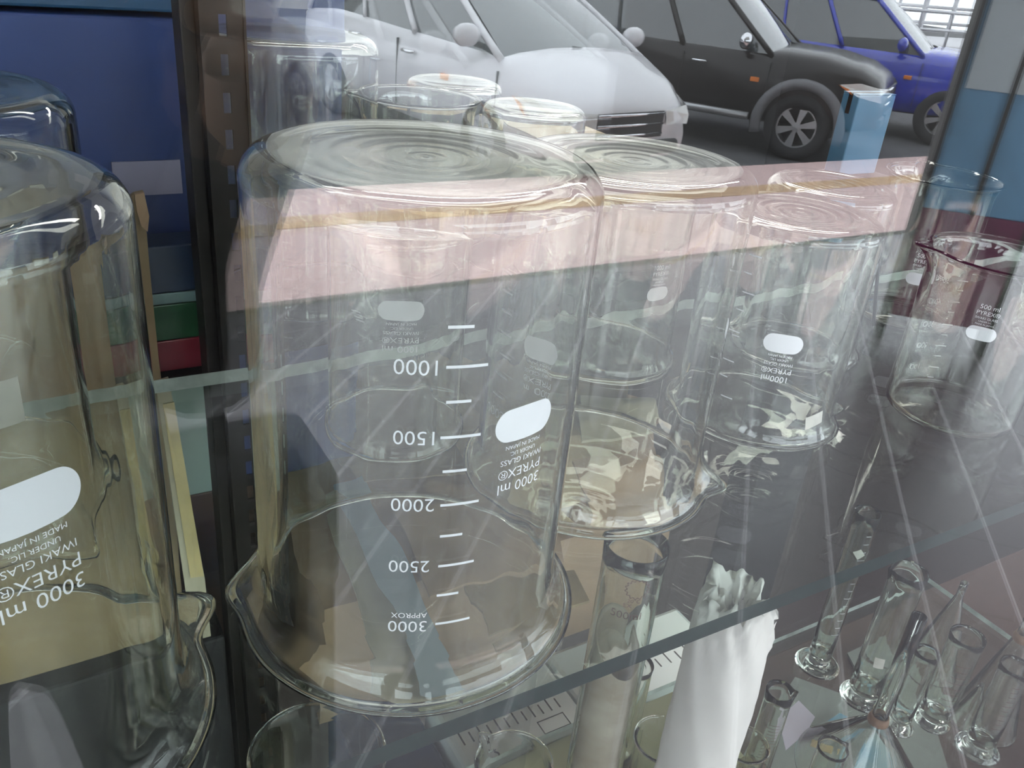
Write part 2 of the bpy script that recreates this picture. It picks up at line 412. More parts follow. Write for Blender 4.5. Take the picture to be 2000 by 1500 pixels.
# ------------------------------------------------------------------ small glassware on the lower shelf
def closed_tube_profile(R, H, t, base=0.004, flare=0.0):
    return [(1e-5, 0), (R * .7, 0), (R, base * .5)] + [(R, H * k) for k in (.2, .5, .8, .95)] + [(R + flare, H - t * .4), (R + flare - t * .5, H), (R + flare - t, H - t * .4)] + [(R - t, H * k) for k in (.95, .8, .5, .2)] + [(R - t, base + t), (R * .6, base), (1e-5, base)]
def cylinder_glass(label, x, y, R, H, foot=None, spout=None, t=.0009, n=64, name='measuring_cylinder', cat='measuring cylinder', marks=None, mm=PRINT, foot_r=None, z=None, group=None, label_xy=None):
    z = LZ if z is None else z
    prof = closed_tube_profile(R, H, t, .004, .0006)
    if foot:
        fr = foot
        prof = [(1e-5, .0006), (fr * .8, 0), (fr, .0008), (fr, .0016), (fr * .75, .0026), (R * 1.15, .0042), (R * .85, .0075), (R, .0125)] + \
               [(R, .0125 + (H - .0125) * k) for k in (.3, .6, .9)] + [(R + .0008, H - .001), (R + .0004, H), (R - t, H - .001)] + \
               [(R - t, .0145 + (H - .0145) * k) for k in (.9, .6, .3)] + [(R - t, .0145), (R * .6, .011), (1e-5, .0105)]
    v, f = vessel_mesh(prof, n, H, spout, R, .00008)
    o = mesh(name, v, f, GL_SMALL, None, True); o.location = (x, y, z + .0003); tag(o, label, cat, group)
    if marks:
        a0, z0, z1, k, wd = marks; w = Wrap(o.location, R, False)
        for i in range(k): w.tick(a0, z + z0 + (z1 - z0) * i / (k - 1), wd * (1.5 if i % 5 == 0 else 1), .0004)
        w.build('graduation_ticks', mm, o)
    if label_xy:
        w = Wrap(o.location, R, False); th, zz = hit_cyl(label_xy[0], label_xy[1], o.location, R); w.rect(th, zz, label_xy[2], label_xy[3], label_xy[4]).build('paper_label', PAPER, o)
    return o
def low_beaker(label, x, y, R, H, flare=.002, spout=None):
    o = beaker(label, x, y, LZ, R, H, flare, t=.0017, spout=spout, n=96, wobble=.0001, m=GL_SMALL); return o
low_beaker('upright beaker on the lower shelf below the large central one, spout pointing left', .1195, .4155 - .035, .0415, .146, .0025, PI * 1.05)
low_beaker('upright beaker on the lower shelf in the bottom left corner of the picture', -.052, .375, .043, .14, .002, 2.2)
low_beaker('small upright beaker at the bottom middle with its spout pointing away from the window', .2575, .3535, .0265, .095, .0018, 1.9)
low_beaker('small squat beaker left of the paper roll with its spout to the right', .3800, .329, .0212, .083, .0016, -.35)
low_beaker('tiny beaker in front of the paper roll with its spout to the left', .4300, .2925, .0168, .092, .0012, 2.75)
cylinder_glass('narrow plain glass tube standing just behind the squat beaker, left of the paper roll', .3850, .3790, .0137, .115, t=.0012, name='glass_tube', cat='tube')
cylinder_glass('narrow cylinder with a bent lip at the bottom edge, below the inverted funnel', .4980, .263, .0115, .085, spout=-.2, name='glass_tube', cat='tube')
cylinder_glass('narrow measuring cylinder with pink graduations right of the paper roll', .463, .299, .0105, .128, foot=.021, spout=-.6, marks=(-2.2, .03, .1, 22, .008), mm=PRINT_R)
cylinder_glass('slim measuring cylinder with a yellowed label near its top, standing apart', .6420, .3850, .0112, .190, foot=.022, marks=(-1.9, .05, .17, 14, .005), label_xy=(1678, 1083, .008, .009, .7))
cylinder_glass('wide measuring cylinder with a white label on its foot end, left of the funnel stem', .6500, .334, .0155, .158, foot=.0215, spout=2.6, label_xy=(1717, 1296, .009, .012, .1))
cylinder_glass('slim cylinder with a flared mouth right beside the long funnel stem', .6520, .2940, .0098, .095, foot=.0145)
cylinder_glass('tapered measuring cylinder with reddish scale lines, between the funnels', .6870, .2830, .0145, .110, foot=.0155, marks=(-2.3, .03, .085, 9, .014), mm=PRINT_R)
cylinder_glass('stout measuring cylinder at the right edge of the lower shelf with a wide foot', .7000, .2430, .0125, .105, foot=.0195, marks=(-2.2, .04, .09, 10, .006), mm=PRINT_R)
# the 500 ml cylinder
_p = Hp(1245, 1060, -.045); X5, Y5 = _p.x, _p.y
R50 = .0198
o = cylinder_glass('wide 500 ml measuring cylinder with a brown gear emblem, corrugated card inside', X5, Y5, R50, .305, foot=None, t=.0014, n=96)
w = Wrap(o.location, R50, False)
th, z = hit_cyl(1245, 1152, o.location, R50)
k = 0
gx = []
for i in range(60):      # toothed ring
    a0 = 2 * PI * i / 60; ro = .0068 + (.0011 if (i // 2) % 2 == 0 else 0)
    gx.append((ro * math.cos(a0), ro * math.sin(a0), (ro - .0007) * math.cos(a0), (ro - .0007) * math.sin(a0)))
b0 = len(w.v)
for a in gx: w.v.append(w.pt(th, z, a[0], a[1])); w.v.append(w.pt(th, z, a[2], a[3]))
for i in range(60):
    j = (i + 1) % 60; w.f.append((b0 + 2 * i, b0 + 2 * j, b0 + 2 * j + 1, b0 + 2 * i + 1))
w.build('gear_emblem', PRINT_R, o, 'brown printed gear ring')
w = Wrap(o.location, R50, False)
for px, py, tx, sz in [(1238, 1175, '20\u00b0C', .004), (1225, 1183, 'EX', .0045), (1222, 1203, '500ml', .0082)]:
    th, z = hit_cyl(px, py, o.location, R50); w.text(th, z, tx, sz)
w.build('maker_lettering', PRINT_R, o)
# corrugated card roll inside
CORR = mat('corrugated_card', (.62, .56, .46), .8, noise=.3, scale=14, col2=(.34, .26, .17), stretch=(1, 1, 1.6))
n = 120; ln = 90; v = []; f = []
for j in range(ln + 1):
    for i in range(n // 2 + 1):
        a = 2 * PI * i / n * 1.9 + .6; rr = R50 - .0045 + .0009 * (-1) ** j
        v.append((rr * math.cos(a), rr * math.sin(a), .008 + .215 * j / ln + .02 * math.sin(a * 1.0) * (j / ln)))
for j in range(ln):
    for i in range(n // 2):
        q = n // 2 + 1; f.append((j * q + i, j * q + i + 1, (j + 1) * q + i + 1, (j + 1) * q + i))
cr = mesh('corrugated_card_roll', v, f, CORR, None, True); cr.location = (X5, Y5, LZ + .001)
md = cr.modifiers.new('t', 'SOLIDIFY'); md.thickness = .0008
v, f = grid_surface(lambda u, w_: ((R50 - .0052) * w_ * math.cos(2 * PI * u), (R50 - .0052) * w_ * math.sin(2 * PI * u), .205 + .017 * w_ * math.sin(2 * PI * u) + .004 * math.sin(9 * u * PI) * w_ * (1 - w_) * 4 - .010 * (1 - w_)), 40, 8)
mesh('folded_top', v, f, CORR, cr, True)
tag(cr, 'ribbed card sleeve rolled up inside the tall 500 ml cylinder', 'card sleeve')

def funnel(label, x, y, zr, Rc, hc, rs, hs, n=72, t=.0011, collar=False):
    """mouth down, stem up"""
    prof = [(Rc, 0), (Rc - .0004, .001), (rs + .001, hc), (rs, hc + .004), (rs, hc + hs * .5), (rs, hc + hs), (rs - t * .5, hc + hs + .0005), (rs - t, hc + hs), (rs - t, hc + hs * .5), (rs - t, hc + .004), (rs - t + .0006, hc - .002), (Rc - t * 1.3, .0012), (Rc - t, 0), (Rc, 0)]
    m_ = MB().lathe(prof, n); o = m_.build('glass_funnel', GL_SMALL, None, True); o.location = (x, y, zr); tag(o, label, 'funnel')
    if collar:
        c_ = MB().lathe([(rs + .0022, hc - .003), (rs + .0026, hc), (rs + .0012, hc + .005), (rs + .0002, hc + .005), (rs + .0002, hc)], 40)
        c_.build('stained_collar', mat('brown_stain', (.20, .11, .06), .6), o, True)
    return o
p = Hp(1733, 1378, -.285); q = Hp(1812, 1165, -.165)
funnel('large inverted glass funnel with a long upright stem and a brown stain round its neck', .575, .2755, LZ + .0003, .055, .066, .0062, .115, collar=True)
funnel('medium inverted funnel at the right edge with a brown stained neck and a tall stem', .7350, .2610, LZ + .0003, .030, .108, .0055, .13, collar=True)
funnel('small clear inverted funnel with a short pointed tip behind the cylinders', .7450, .3290, LZ + .0003, .0265, .095, .0035, .02)
funnel('little inverted glass cone standing between the graduated cylinder and the right edge', .7180, .2740 - .058 + .052, LZ + .0003, .0142, .045, .0022, .006)

# ------------------------------------------------------------------ paper roll
PAPW = mat('white_paper', (.88, .85, .80), .8, noise=.08, scale=20, bump=.35)
v = []; f = []; n = 64; mrows = 40; rnd = random.Random(5)
ph = [rnd.uniform(0, 6) for _ in range(9)]
for j in range(mrows + 1):
    s_ = j / mrows; z = .288 * s_
    for i in range(n):
        a = 2 * PI * i / n
        r = .0245 + .0014 * math.sin(2 * a + ph[0] + s_ * 2) + .0008 * abs(math.sin(3 * a + ph[1] + s_ * 9)) + .0005 * math.sin(7 * a + ph[2] + 23 * s_) + .0005 * abs(math.sin(5 * a - 31 * s_))
        zz = z
        if s_ > .86:
            k = (s_ - .86) / .14
            r += (.0022 * math.sin(5 * a + ph[3]) + .0028 * math.sin(13 * a + ph[4] + 8 * k) + rnd.uniform(-.0006, .0006)) * k - .005 * k * k
            zz += (.004 * math.sin(2 * a + ph[5]) + .003 * math.sin(9 * a + ph[6]) + .002 * math.sin(17 * a)) * k + rnd.uniform(-.0018, .0018) * k
        v.append((r * math.cos(a), r * math.sin(a), zz))
for kk in range(1, 7):     # crumpled inside
    for i in range(n):
        a = 2 * PI * i / n; b_ = v[mrows * n + i]
        g = 1 - .13 * kk
        v.append((b_[0] * g + rnd.uniform(-1, 1) * .0012, b_[1] * g + rnd.uniform(-1, 1) * .0012, b_[2] - .003 * kk + .004 * math.sin(4 * a + kk * 1.7) + rnd.uniform(-1, 1) * .0018))
for j in range(mrows + 6):
    for i in range(n): f.append((j * n + i, j * n + (i + 1) % n, (j + 1) * n + (i + 1) % n, (j + 1) * n + i))
pr = mesh('paper_roll', v, f, PAPW, None, True); _p = Hp(1446, 1165, -.062); pr.location = (_p.x, _p.y, LZ + .0005)
tag(pr, 'tall roll of crumpled white paper, torn at the top, standing under the middle shelf', 'paper roll')

# ------------------------------------------------------------------ shop interior
def st(o, label=None):
    o['kind'] = 'structure'
    if label: o['label'] = label
    return o
BASE = ZS - .60
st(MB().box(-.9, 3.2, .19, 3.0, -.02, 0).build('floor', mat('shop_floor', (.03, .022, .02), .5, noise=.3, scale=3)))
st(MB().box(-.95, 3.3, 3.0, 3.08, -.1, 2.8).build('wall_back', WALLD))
st(MB().box(-.9, 3.2, 2.93, 3.0, 1.55, 2.6).build('trim_reflector_back', mat('white_reflector', (.72, .74, .74), .7, noise=.08, scale=2)))  # unseen white panel added to bounce light and show in the beaker bottoms
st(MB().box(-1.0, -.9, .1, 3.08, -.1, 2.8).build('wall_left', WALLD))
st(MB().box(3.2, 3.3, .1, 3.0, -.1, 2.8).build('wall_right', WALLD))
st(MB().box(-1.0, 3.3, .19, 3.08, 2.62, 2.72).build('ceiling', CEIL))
st(MB().box(-6, 14, .1, .19, -.1, .45).box(-6, 14, .1, .19, 2.45, 3.0).build('wall_front', mat('front_wall', (.12, .11, .10), .7, noise=.2, scale=3)))
st(MB().box(-.9, -.86, .5, 2.93, 1.5, 2.6).build('trim_reflector_side', mat('pale_reflector', (.16, .165, .16), .7, noise=.08, scale=2)))  # unseen pale panel added to brighten the left beakers' bottoms
# window panes
wp = MB().box(-.9, 3.2, PANE, PANE + .005, .45, 2.45).build('window_1', PANE_M); st(wp)
st(MB().box(-.98, -.9, .13, .20, .45, 2.45).box(3.2, 3.28, .13, .20, .45, 2.45).box(-.98, 3.28, .13, .2, .40, .45).box(-.98, 3.28, .13, .2, 2.45, 2.5).build('trim_1', POST))
# display base board
o = MB().box(-.85, 1.6, .2, .58, BASE - .02, BASE, b=.003).build('display_board', mat('board_brown', (.075, .04, .03), .55, noise=.25, scale=5)); tag(o, 'brown board at the bottom of the display, under the lower glass shelf', 'board')

# perforated posts
def post(x, y, label):
    r = empty('shelf_upright', (x, y, 0))
    wd = .021; pitch = .0225; z0, z1 = .02, 2.5; sw, sh = .0024, .0062
    v = []; f = []
    n = int((z1 - z0) / pitch)
    m_ = MB()
    off = (ZS + .2047 - z0) % pitch - pitch / 2
    zs = z0
    m_.box(0, wd / 2 - sw, -.0015, 0, z0, z1); m_.box(wd / 2 + sw, wd, -.0015, 0, z0, z1)
    for i in range(n + 1):
        za = z0 + i * pitch + off + sh; zb = z0 + (i + 1) * pitch + off - sh
        m_.box(wd / 2 - sw, wd / 2 + sw, -.0015, 0, za, zb)
    m_.build('perforated_face', POST, r)
    m_ = MB().box(-.0015, 0, -.0015, .03, z0, z1); m_.box(wd, wd + .0015, -.0015, .03, z0, z1); m_.box(-.0035, -.0015, -.004, .006, z0, z1)
    m_.box(-.0125, -.0035, .006, .03, z0, z1, b=.001).box(wd + .0015, wd + .003, -.003, .004, z0, z1)
    m_.build('side_flange', POST, r)
    MB().box(-.02, wd + .02, -.01, .04, 0, .02, b=.003).build('foot_plate', POST, r)
    tag(r, label, 'upright'); return r
post(.1195, .57, 'dark brown perforated steel shelf upright between the blue cartons')

def carton(name, label, x0, x1, y0, y1, z0, z1, m, rz=0, cat='carton', tape=None, tapey=TAPEY, group=None, flap=True):
    cx, cy_ = (x0 + x1) / 2, (y0 + y1) / 2; hx, hy = (x1 - x0) / 2, (y1 - y0) / 2
    r = empty(name, (cx, cy_, z0), rz)
    MB().box(-hx, hx, -hy, hy, 0, z1 - z0 - .0015, b=.002).build('carton_body', m, r)
    if flap:
        MB().box(-hx, hx, -hy, -.001, z1 - z0 - .0014, z1 - z0, b=.0005).build('top_flap', m, r)
        MB().box(-hx, hx, .001, hy, z1 - z0 - .0014, z1 - z0, b=.0005).build('top_flap', m, r)
    if tape:
        MB().box(-hx - .0004, hx + .0004, -tape, tape, z1 - z0, z1 - z0 + .0004).box(-hx - .0005, -hx, -tape, tape, (z1 - z0) * .75, z1 - z0).box(hx, hx + .0005, -tape, tape, (z1 - z0) * .75, z1 - z0).build('packing_tape', tapey, r)
    tag(r, label, cat, group); return r
# blue cartons left
SHB = ZS - .62
carton('blue_carton', 'big blue carton left of the dark upright with a pale lavender label', -.8, .1285, .652, .9, ZS - .06, ZS + .2115, BLUE, flap=False)
lb = Vp(290, 350, .6512)
lb = mesh('shipping_label', [(Vp(222, 316, .6508).x, .6508, Vp(222, 316, .6508).z), (Vp(352, 312, .6508).x, .6508, Vp(352, 392, .6508).z), (Vp(352, 312, .6508).x, .6508, Vp(352, 312, .6508).z), (Vp(222, 316, .6508).x, .6508, Vp(222, 312, .6508).z)],
          [], mat('lavender_label', (.26, .24, .33), .6))
me = lb.data; bpy.data.objects.remove(lb)
bc = [o for o in C.objects if o.name.startswith('blue_carton')][0]
a = Vp(226, 385, .65); b_ = Vp(352, 313, .65); cc = bc.location
MB().box(a.x - cc.x, b_.x - cc.x, .6508 - cc.y, .652 - cc.y, a.z - cc.z, b_.z - cc.z).build('shipping_label', mat('lavender_label', (.26, .24, .33), .6), bc)
carton('blue_carton', 'teal blue carton stacked above the big blue carton at the top left', -.8, .1285, .655, .9, ZS + .213, ZS + .262, TEAL, flap=False)
carton('blue_carton', 'blue carton right of the dark upright behind two clear jars', .16, .2750, .757, .95, ZS - .2330, ZS + .235, BLUE, flap=False)
carton('cardboard_box', 'brown carton under the big blue carton at the left', -.8, .05, .66, .9, ZS - .62, ZS - .0615, CARD_D)

# torn cardboard standing behind the left beakers
def cut_sheet(name, pts, y, m, label, cat, th=.003, wave=.0, parent=None):
    """board cut to an outline given in x, z at depth y"""
    bm = bmesh.new(); vs = [bm.verts.new((p[0], y, p[1])) for p in pts]; fc = bm.faces.new(vs)
    r = bmesh.ops.extrude_face_region(bm, geom=[fc]); 
    for g in r['geom']:
        if isinstance(g, bmesh.types.BMVert): g.co.y += th
    bmesh.ops.recalc_face_normals(bm, faces=bm.faces[:])
    bmesh.ops.triangulate(bm, faces=[f_ for f_ in bm.faces if len(f_.verts) > 4])
    me = bpy.data.meshes.new(name); bm.to_mesh(me); bm.free(); me.materials.append(m)
    o = put(bpy.data.objects.new(name, me), parent)
    if label: tag(o, label, cat)
    return o
def V2(px, py, y): p = Vp(px, py, y); return (p.x, p.z)
pts = [V2(*p, .60) for p in [(-260, 470), (-100, 455), (0, 442), (66, 436), (70, 420), (104, 414), (108, 428), (130, 418), (135, 402), (175, 392), (180, 410), (240, 395), (262, 378), (280, 374), (288, 420), (286, 448), (292, 520), (310, 700), (335, 900), (352, 1125), (365, 1250), (100, 1280), (-260, 1300)]]
CABT = ZS - .27
for _k in (-3, -2, -1): pts[_k] = (pts[_k][0], CABT)
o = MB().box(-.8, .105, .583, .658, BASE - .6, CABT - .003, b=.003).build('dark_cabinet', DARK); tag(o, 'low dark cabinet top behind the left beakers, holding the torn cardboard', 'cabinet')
o = cut_sheet('torn_cardboard', pts, .60, CARD, 'tall sheet of torn brown cardboard standing behind the left beakers', 'cardboard sheet', .004)
w2 = V2
cut_sheet('torn_flap', [V2(*p, .597) for p in [(262, 378), (280, 374), (290, 420), (287, 450), (275, 440), (266, 410)]], .594, CARD_D, None, None, .003, parent=o)
cut_sheet('white_tape', [V2(*p, .599) for p in [(134, 402), (175, 391), (176, 406), (150, 412), (133, 416)]], .5985, PAPER, None, None, .001, parent=o)
cut_sheet('white_tape', [V2(*p, .599) for p in [(72, 421), (103, 415), (103, 430), (73, 437)]], .5985, PAPER, None, None, .001, parent=o)
o = cut_sheet('taped_board', [V2(304, 748, .585), V2(330, 740, .585), V2(400, 1130, .585), (V2(408, 1200, .585)[0], CABT), (V2(372, 1200, .585)[0], CABT)], .585, CARD_C, 'leaning cream board with yellowed tape down its length, left of the dark upright', 'board', .004)
cut_sheet('yellow_tape', [V2(318, 790, .584), V2(340, 785, .584), V2(398, 1125, .584), V2(372, 1128, .584)], .5835, TAPEY, None, None, .001, parent=o)
# printed packs behind the front left beaker
def pack(name, label, x0, x1, y0, y1, z0, bands, cat='packet'):
    r = empty(name, ((x0 + x1) / 2, (y0 + y1) / 2, z0)); hx = (x1 - x0) / 2; hy = (y1 - y0) / 2
    z = 0
    for nm, h, m in bands:
        MB().box(-hx, hx, -hy, hy, z, z + h - .0003, b=.001).build(nm, m, r); z += h
    tag(r, label, cat); return r
GRN = mat('green_print', (.03, .17, .07), .35, noise=.35, scale=25); RED = mat('red_print', (.33, .03, .05), .35, noise=.3, scale=25)
SKY = mat('pale_print', (.32, .5, .5), .35, noise=.25, scale=30); NAVY = mat('navy_print', (.02, .05, .12), .35, noise=.3, scale=12)
YEL = mat('yellow_print', (.5, .42, .04), .4, noise=.2, scale=20); MAG = mat('magenta_cloth', (.2, .02, .09), .6, noise=.3, scale=8)
zz = [Vp(350, q, .615).z for q in (722, 662, 592, 570, 478)]
pack('printed_packet', 'glossy packet printed dark blue, pale blue, green and red behind the left beaker', .0795, .118, .615, .645, zz[0], [('red_panel', zz[1] - zz[0], RED), ('green_panel', zz[2] - zz[1], GRN), ('pale_panel', zz[3] - zz[2], SKY), ('navy_panel', zz[4] - zz[3], NAVY)])
pack('printed_packet', 'narrow yellow packet standing against the dark upright', .1192, .1285, .622, .632, ZS - .6, [('yellow_panel', .60, YEL), ('white_panel', .065, PAPER)])
o = MB().box(.07, .128, .606, .66, zz[0] - .006, zz[0] - .0005, b=.001).build('wire_ledge', POST); tag(o, 'thin dark ledge under the printed packet', 'ledge')
# mint panel, brown panel
o = MB().box(.05, .165, .75, .76, ZS - .238, ZS - .065, b=.002).build('mint_panel', MINT); tag(o, 'pale mint board below shelf level, just left of the dark upright', 'board')
o = MB().box(.05, .175, .752, .80, .0, ZS - .239, b=.002).build('wooden_panel', WOODB); tag(o, 'brown wooden panel under the pale mint board', 'panel')

# cardboard heap below and behind the shelf
GTAPE = mat('grey_tape', (.24, .29, .33), .4)
def prism(name, P, z0, z1, m, parent=None, b=0):
    bm = bmesh.new(); vs = [bm.verts.new((p[0], p[1], z0)) for p in P]; fc = bm.faces.new(vs)
    r = bmesh.ops.extrude_face_region(bm, geom=[fc])
    for g in r['geom']:
        if isinstance(g, bmesh.types.BMVert): g.co.z = z1
    bmesh.ops.recalc_face_normals(bm, faces=bm.faces[:])
    me = bpy.data.meshes.new(name); bm.to_mesh(me); bm.free(); me.materials.append(m)
    return put(bpy.data.objects.new(name, me), parent)
def HP(px, py, h): p = Hp(px, py, h); return (p.x, p.y)
hp = empty('cardboard_box', (0, 0, 0))
tz = -.25
prism('box_body', [(.178, .556), (.573, .556), (.70, .742), (.52, .98), (.18, .98)], ZS - .387, ZS + tz, CARD_D, hp)
for _q, _m, _z in [([(630, 1010), (690, 960), (905, 1340), (770, 1400)], CARD_C, .002), ([(640, 900), (960, 870), (985, 950), (700, 990)], CARD, .012), ([(760, 1010), (1075, 960), (1100, 1110), (850, 1180)], CARD_D, .006), ([(930, 1150), (1120, 1120), (1150, 1180), (960, 1240)], CARD, .003)]:
    prism('loose_flap', [HP(*p, tz) for p in _q], ZS + tz + _z - .0015, ZS + tz + _z + .0015, _m, hp)
prism('strapping_tape', [HP(*p, tz) for p in [(648, 990), (705, 968), (900, 1330), (838, 1370)]], ZS + tz + .0155, ZS + tz + .016, GTAPE, hp)
tag(hp, 'large brown cardboard box with loose flaps and a grey diagonal tape, below the shelf', 'box')
hp = empty('cardboard_box', (0, 0, 0)); tz = -.155
prism('box_body', [(.40, .60), (.51, .585), (.60, .69), (.50, .78), (.40, .76)], ZS - .2305, ZS + tz, CARD, hp)
for _q, _m, _z in [([(1130, 800), (1285, 792), (1300, 850), (1140, 870)], CARD_C, .003), ([(1120, 905), (1290, 880), (1305, 1000), (1160, 1000)], CARD_D, .002)]:
    prism('loose_flap', [HP(*p, tz) for p in _q], ZS + tz + _z - .0015, ZS + tz + _z + .0015, _m, hp)
tag(hp, 'smaller tan cardboard box stacked on the large one, seen through the greenish beaker', 'box')
# back shelf with glass jars
BSZ = ZS + .0
o = MB().box(.27, .80, .66, 1.15, BSZ - .018, BSZ - .001, b=.002).build('back_board', mat('dark_board', (.05, .04, .035), .6, noise=.3, scale=6)); tag(o, 'dark wooden back shelf board behind the glass shelf carrying spare beakers', 'shelf')
o = carton('cardboard_box', 'cream cardboard box on the back shelf behind the far beakers', .52, .62, .80, .95, BSZ, BSZ + .085, CARD_C)
o = carton('cardboard_box', 'tan cardboard box on the back shelf beside the cream one', .40, .51, .86, 1.0, BSZ, BSZ + .07, CARD)
beaker('upside-down beaker on the back shelf, farthest of the three, its flat bottom pale', .402, .797, BSZ, .047, .148, .004, spout=1.0, invert=True, n=80)
beaker('upright open beaker on the back shelf just behind the large central one, dark wide rim', .325, .708, BSZ, .0475, .150, .004, spout=2.9, n=80)
beaker('upside-down beaker on the back shelf right of the open one, pale round bottom', .432, .692, BSZ, .0475, .144, .004, spout=-1, invert=True, n=80)
beaker('tall clear upside-down jar in front of the blue carton beside the dark upright', .2040, .682, ZS - .005, .066, .205, .003, spout=-1.0, invert=True, n=80, name='glass_jar')
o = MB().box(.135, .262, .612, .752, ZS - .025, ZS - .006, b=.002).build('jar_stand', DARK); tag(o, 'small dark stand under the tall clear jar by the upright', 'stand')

# white instrument boxes under the shelf edge
WHT = mat('white_plastic', (.78, .86, .86), .35, noise=.06, scale=6)
INK = mat('black_ink', (.02, .02, .02), .5)
for (x0, x1, lab, num) in [(.28, .415, 'white instrument box with black tick marks under the middle shelf, left one', '5'), (.419, .60, 'white instrument box with black tick marks under the middle shelf, next to the paper roll', 'B')]:
    r = empty('instrument_box', ((x0 + x1) / 2, .497, BASE)); hx = (x1 - x0) / 2; zt = .21
    MB().box(-hx, hx, -.05, .05, 0, zt, b=.006).build('box_body', WHT, r)
    MB().box(-hx - .001, hx + .001, -.052, .052, zt * .55, zt * .62, b=.001).build('lid_band', CARD_C, r)
    m_ = MB()
    for i in range(12): m_.box(-hx + .01 + i * (hx * 2 - .02) / 12, -hx + .0115 + i * (hx * 2 - .02) / 12, -.018, -.006 if i % 2 else .0, zt, zt + .0003)
    m_.box(hx - .05, hx - .02, -.040, -.039, zt, zt + .0003); m_.box(hx - .05, hx - .02, -.025, -.024, zt, zt + .0003); m_.box(hx - .05, hx - .049, -.04, -.025, zt, zt + .0003); m_.box(hx - .021, hx - .02, -.04, -.025, zt, zt + .0003)
    v, f = text_geo(num, .022); m_.add([(p[0] - hx + .03, p[1] - .036, zt + .0004) for p in v], f)
    m_.build('printed_marks', INK, r)
    tag(r, lab, 'instrument box')
o = MB().box(.20, .275, .44, .60, BASE, BASE + .19, b=.004).build('dark_box', NAVY); tag(o, 'dark blue box beside the white instrument boxes under the shelf', 'box')
# boards and papers under the lower glass
GREYB = mat('grey_board', (.22, .23, .21), .7, noise=.15, scale=8)
def flat(name, pts, z, th, m, label, cat, px=True):
    P = [Hp(p[0], p[1], z) if px else Vector((p[0], p[1], ZS + z)) for p in pts]
    bm = bmesh.new(); vs = [bm.verts.new((p.x, p.y, ZS + z)) for p in P]; fc = bm.faces.new(vs)
    r = bmesh.ops.extrude_face_region(bm, geom=[fc])
    for g in r['geom']:
        if isinstance(g, bmesh.types.BMVert): g.co.z -= th
    bmesh.ops.recalc_face_normals(bm, faces=bm.faces[:])
    me = bpy.data.meshes.new(name); bm.to_mesh(me); bm.free(); me.materials.append(m)
    o = put(bpy.data.objects.new(name, me)); return tag(o, label, cat)
zb = -.593
flat('grey_board', [(1553, 1322), (1700, 1375), (1660, 1500), (1540, 1560), (1450, 1480)], zb, .006, GREYB, 'grey board lying under the lower glass shelf, right of the paper roll', 'board')
flat('grey_board', [(1655, 1275), (1730, 1240), (1800, 1330), (1870, 1560), (1770, 1560), (1700, 1360)], zb + .0015, .004, GREYB, 'greenish grey strip of board crossing under the funnel foot', 'board')
PRB = mat('blue_print', (.06, .22, .34), .5, noise=.6, scale=14, col2=(.3, .38, .38)); PRO = mat('orange_print', (.38, .13, .06), .5, noise=.3, scale=20)
flat('printed_leaflet', [(1585, 1430), (1640, 1392), (1655, 1400), (1600, 1450)], zb + .008, .001, PRB, 'small leaflet printed blue and orange near the lavender tag', 'leaflet')
flat('printed_leaflet', [(1660, 1460), (1700, 1445), (1760, 1500), (1745, 1560), (1640, 1560)], zb + .012, .001, PRB, 'larger leaflet printed blue and grey at the bottom edge beneath the funnel', 'leaflet')
flat('paper_tag', [(1530, 1395), (1560, 1368), (1592, 1400), (1575, 1430), (1535, 1465), (1527, 1430)], -.3485, .0008, mat('lavender_paper', (.55, .52, .62), .7), 'lavender white paper tag lying on the lower shelf behind the pink-scaled cylinder', 'paper tag')
flat('tape_scrap', [(1582, 1440), (1624, 1458), (1622, 1472), (1580, 1455)], -.3486, .0006, TAPEY, 'scrap of yellowed tape beside the inverted funnel', 'tape')
carton('cream_carton', 'cream cardboard carton right under the lower glass shelf, below the small beakers', .22, .50, .225, .425, BASE, LZ - .0075, mat('cream_board', (.60, .50, .33), .75, noise=.15, scale=8), tape=.012, tapey=CARD)

# ------------------------------------------------------------------ right side of the interior
_a = Vp(1655, 250, .95); _b = Vp(1735, 250, .95)
carton('blue_carton', 'narrow light blue carton with a dark seam far behind the right beakers', _a.x + .012, _b.x, .952, .985, ZS - .02, Vp(1700, 185, .95).z, mat('light_blue_carton', (.08, .20, .32), .45, noise=.2, scale=8), tape=.004, tapey=POST)

o = MB().box(_a.x - .02, _b.x + .02, .93, 1.0, .001, ZS - .021, b=.003).build('dark_stand', DARK); tag(o, 'tall dark stand under the narrow light blue carton', 'stand')

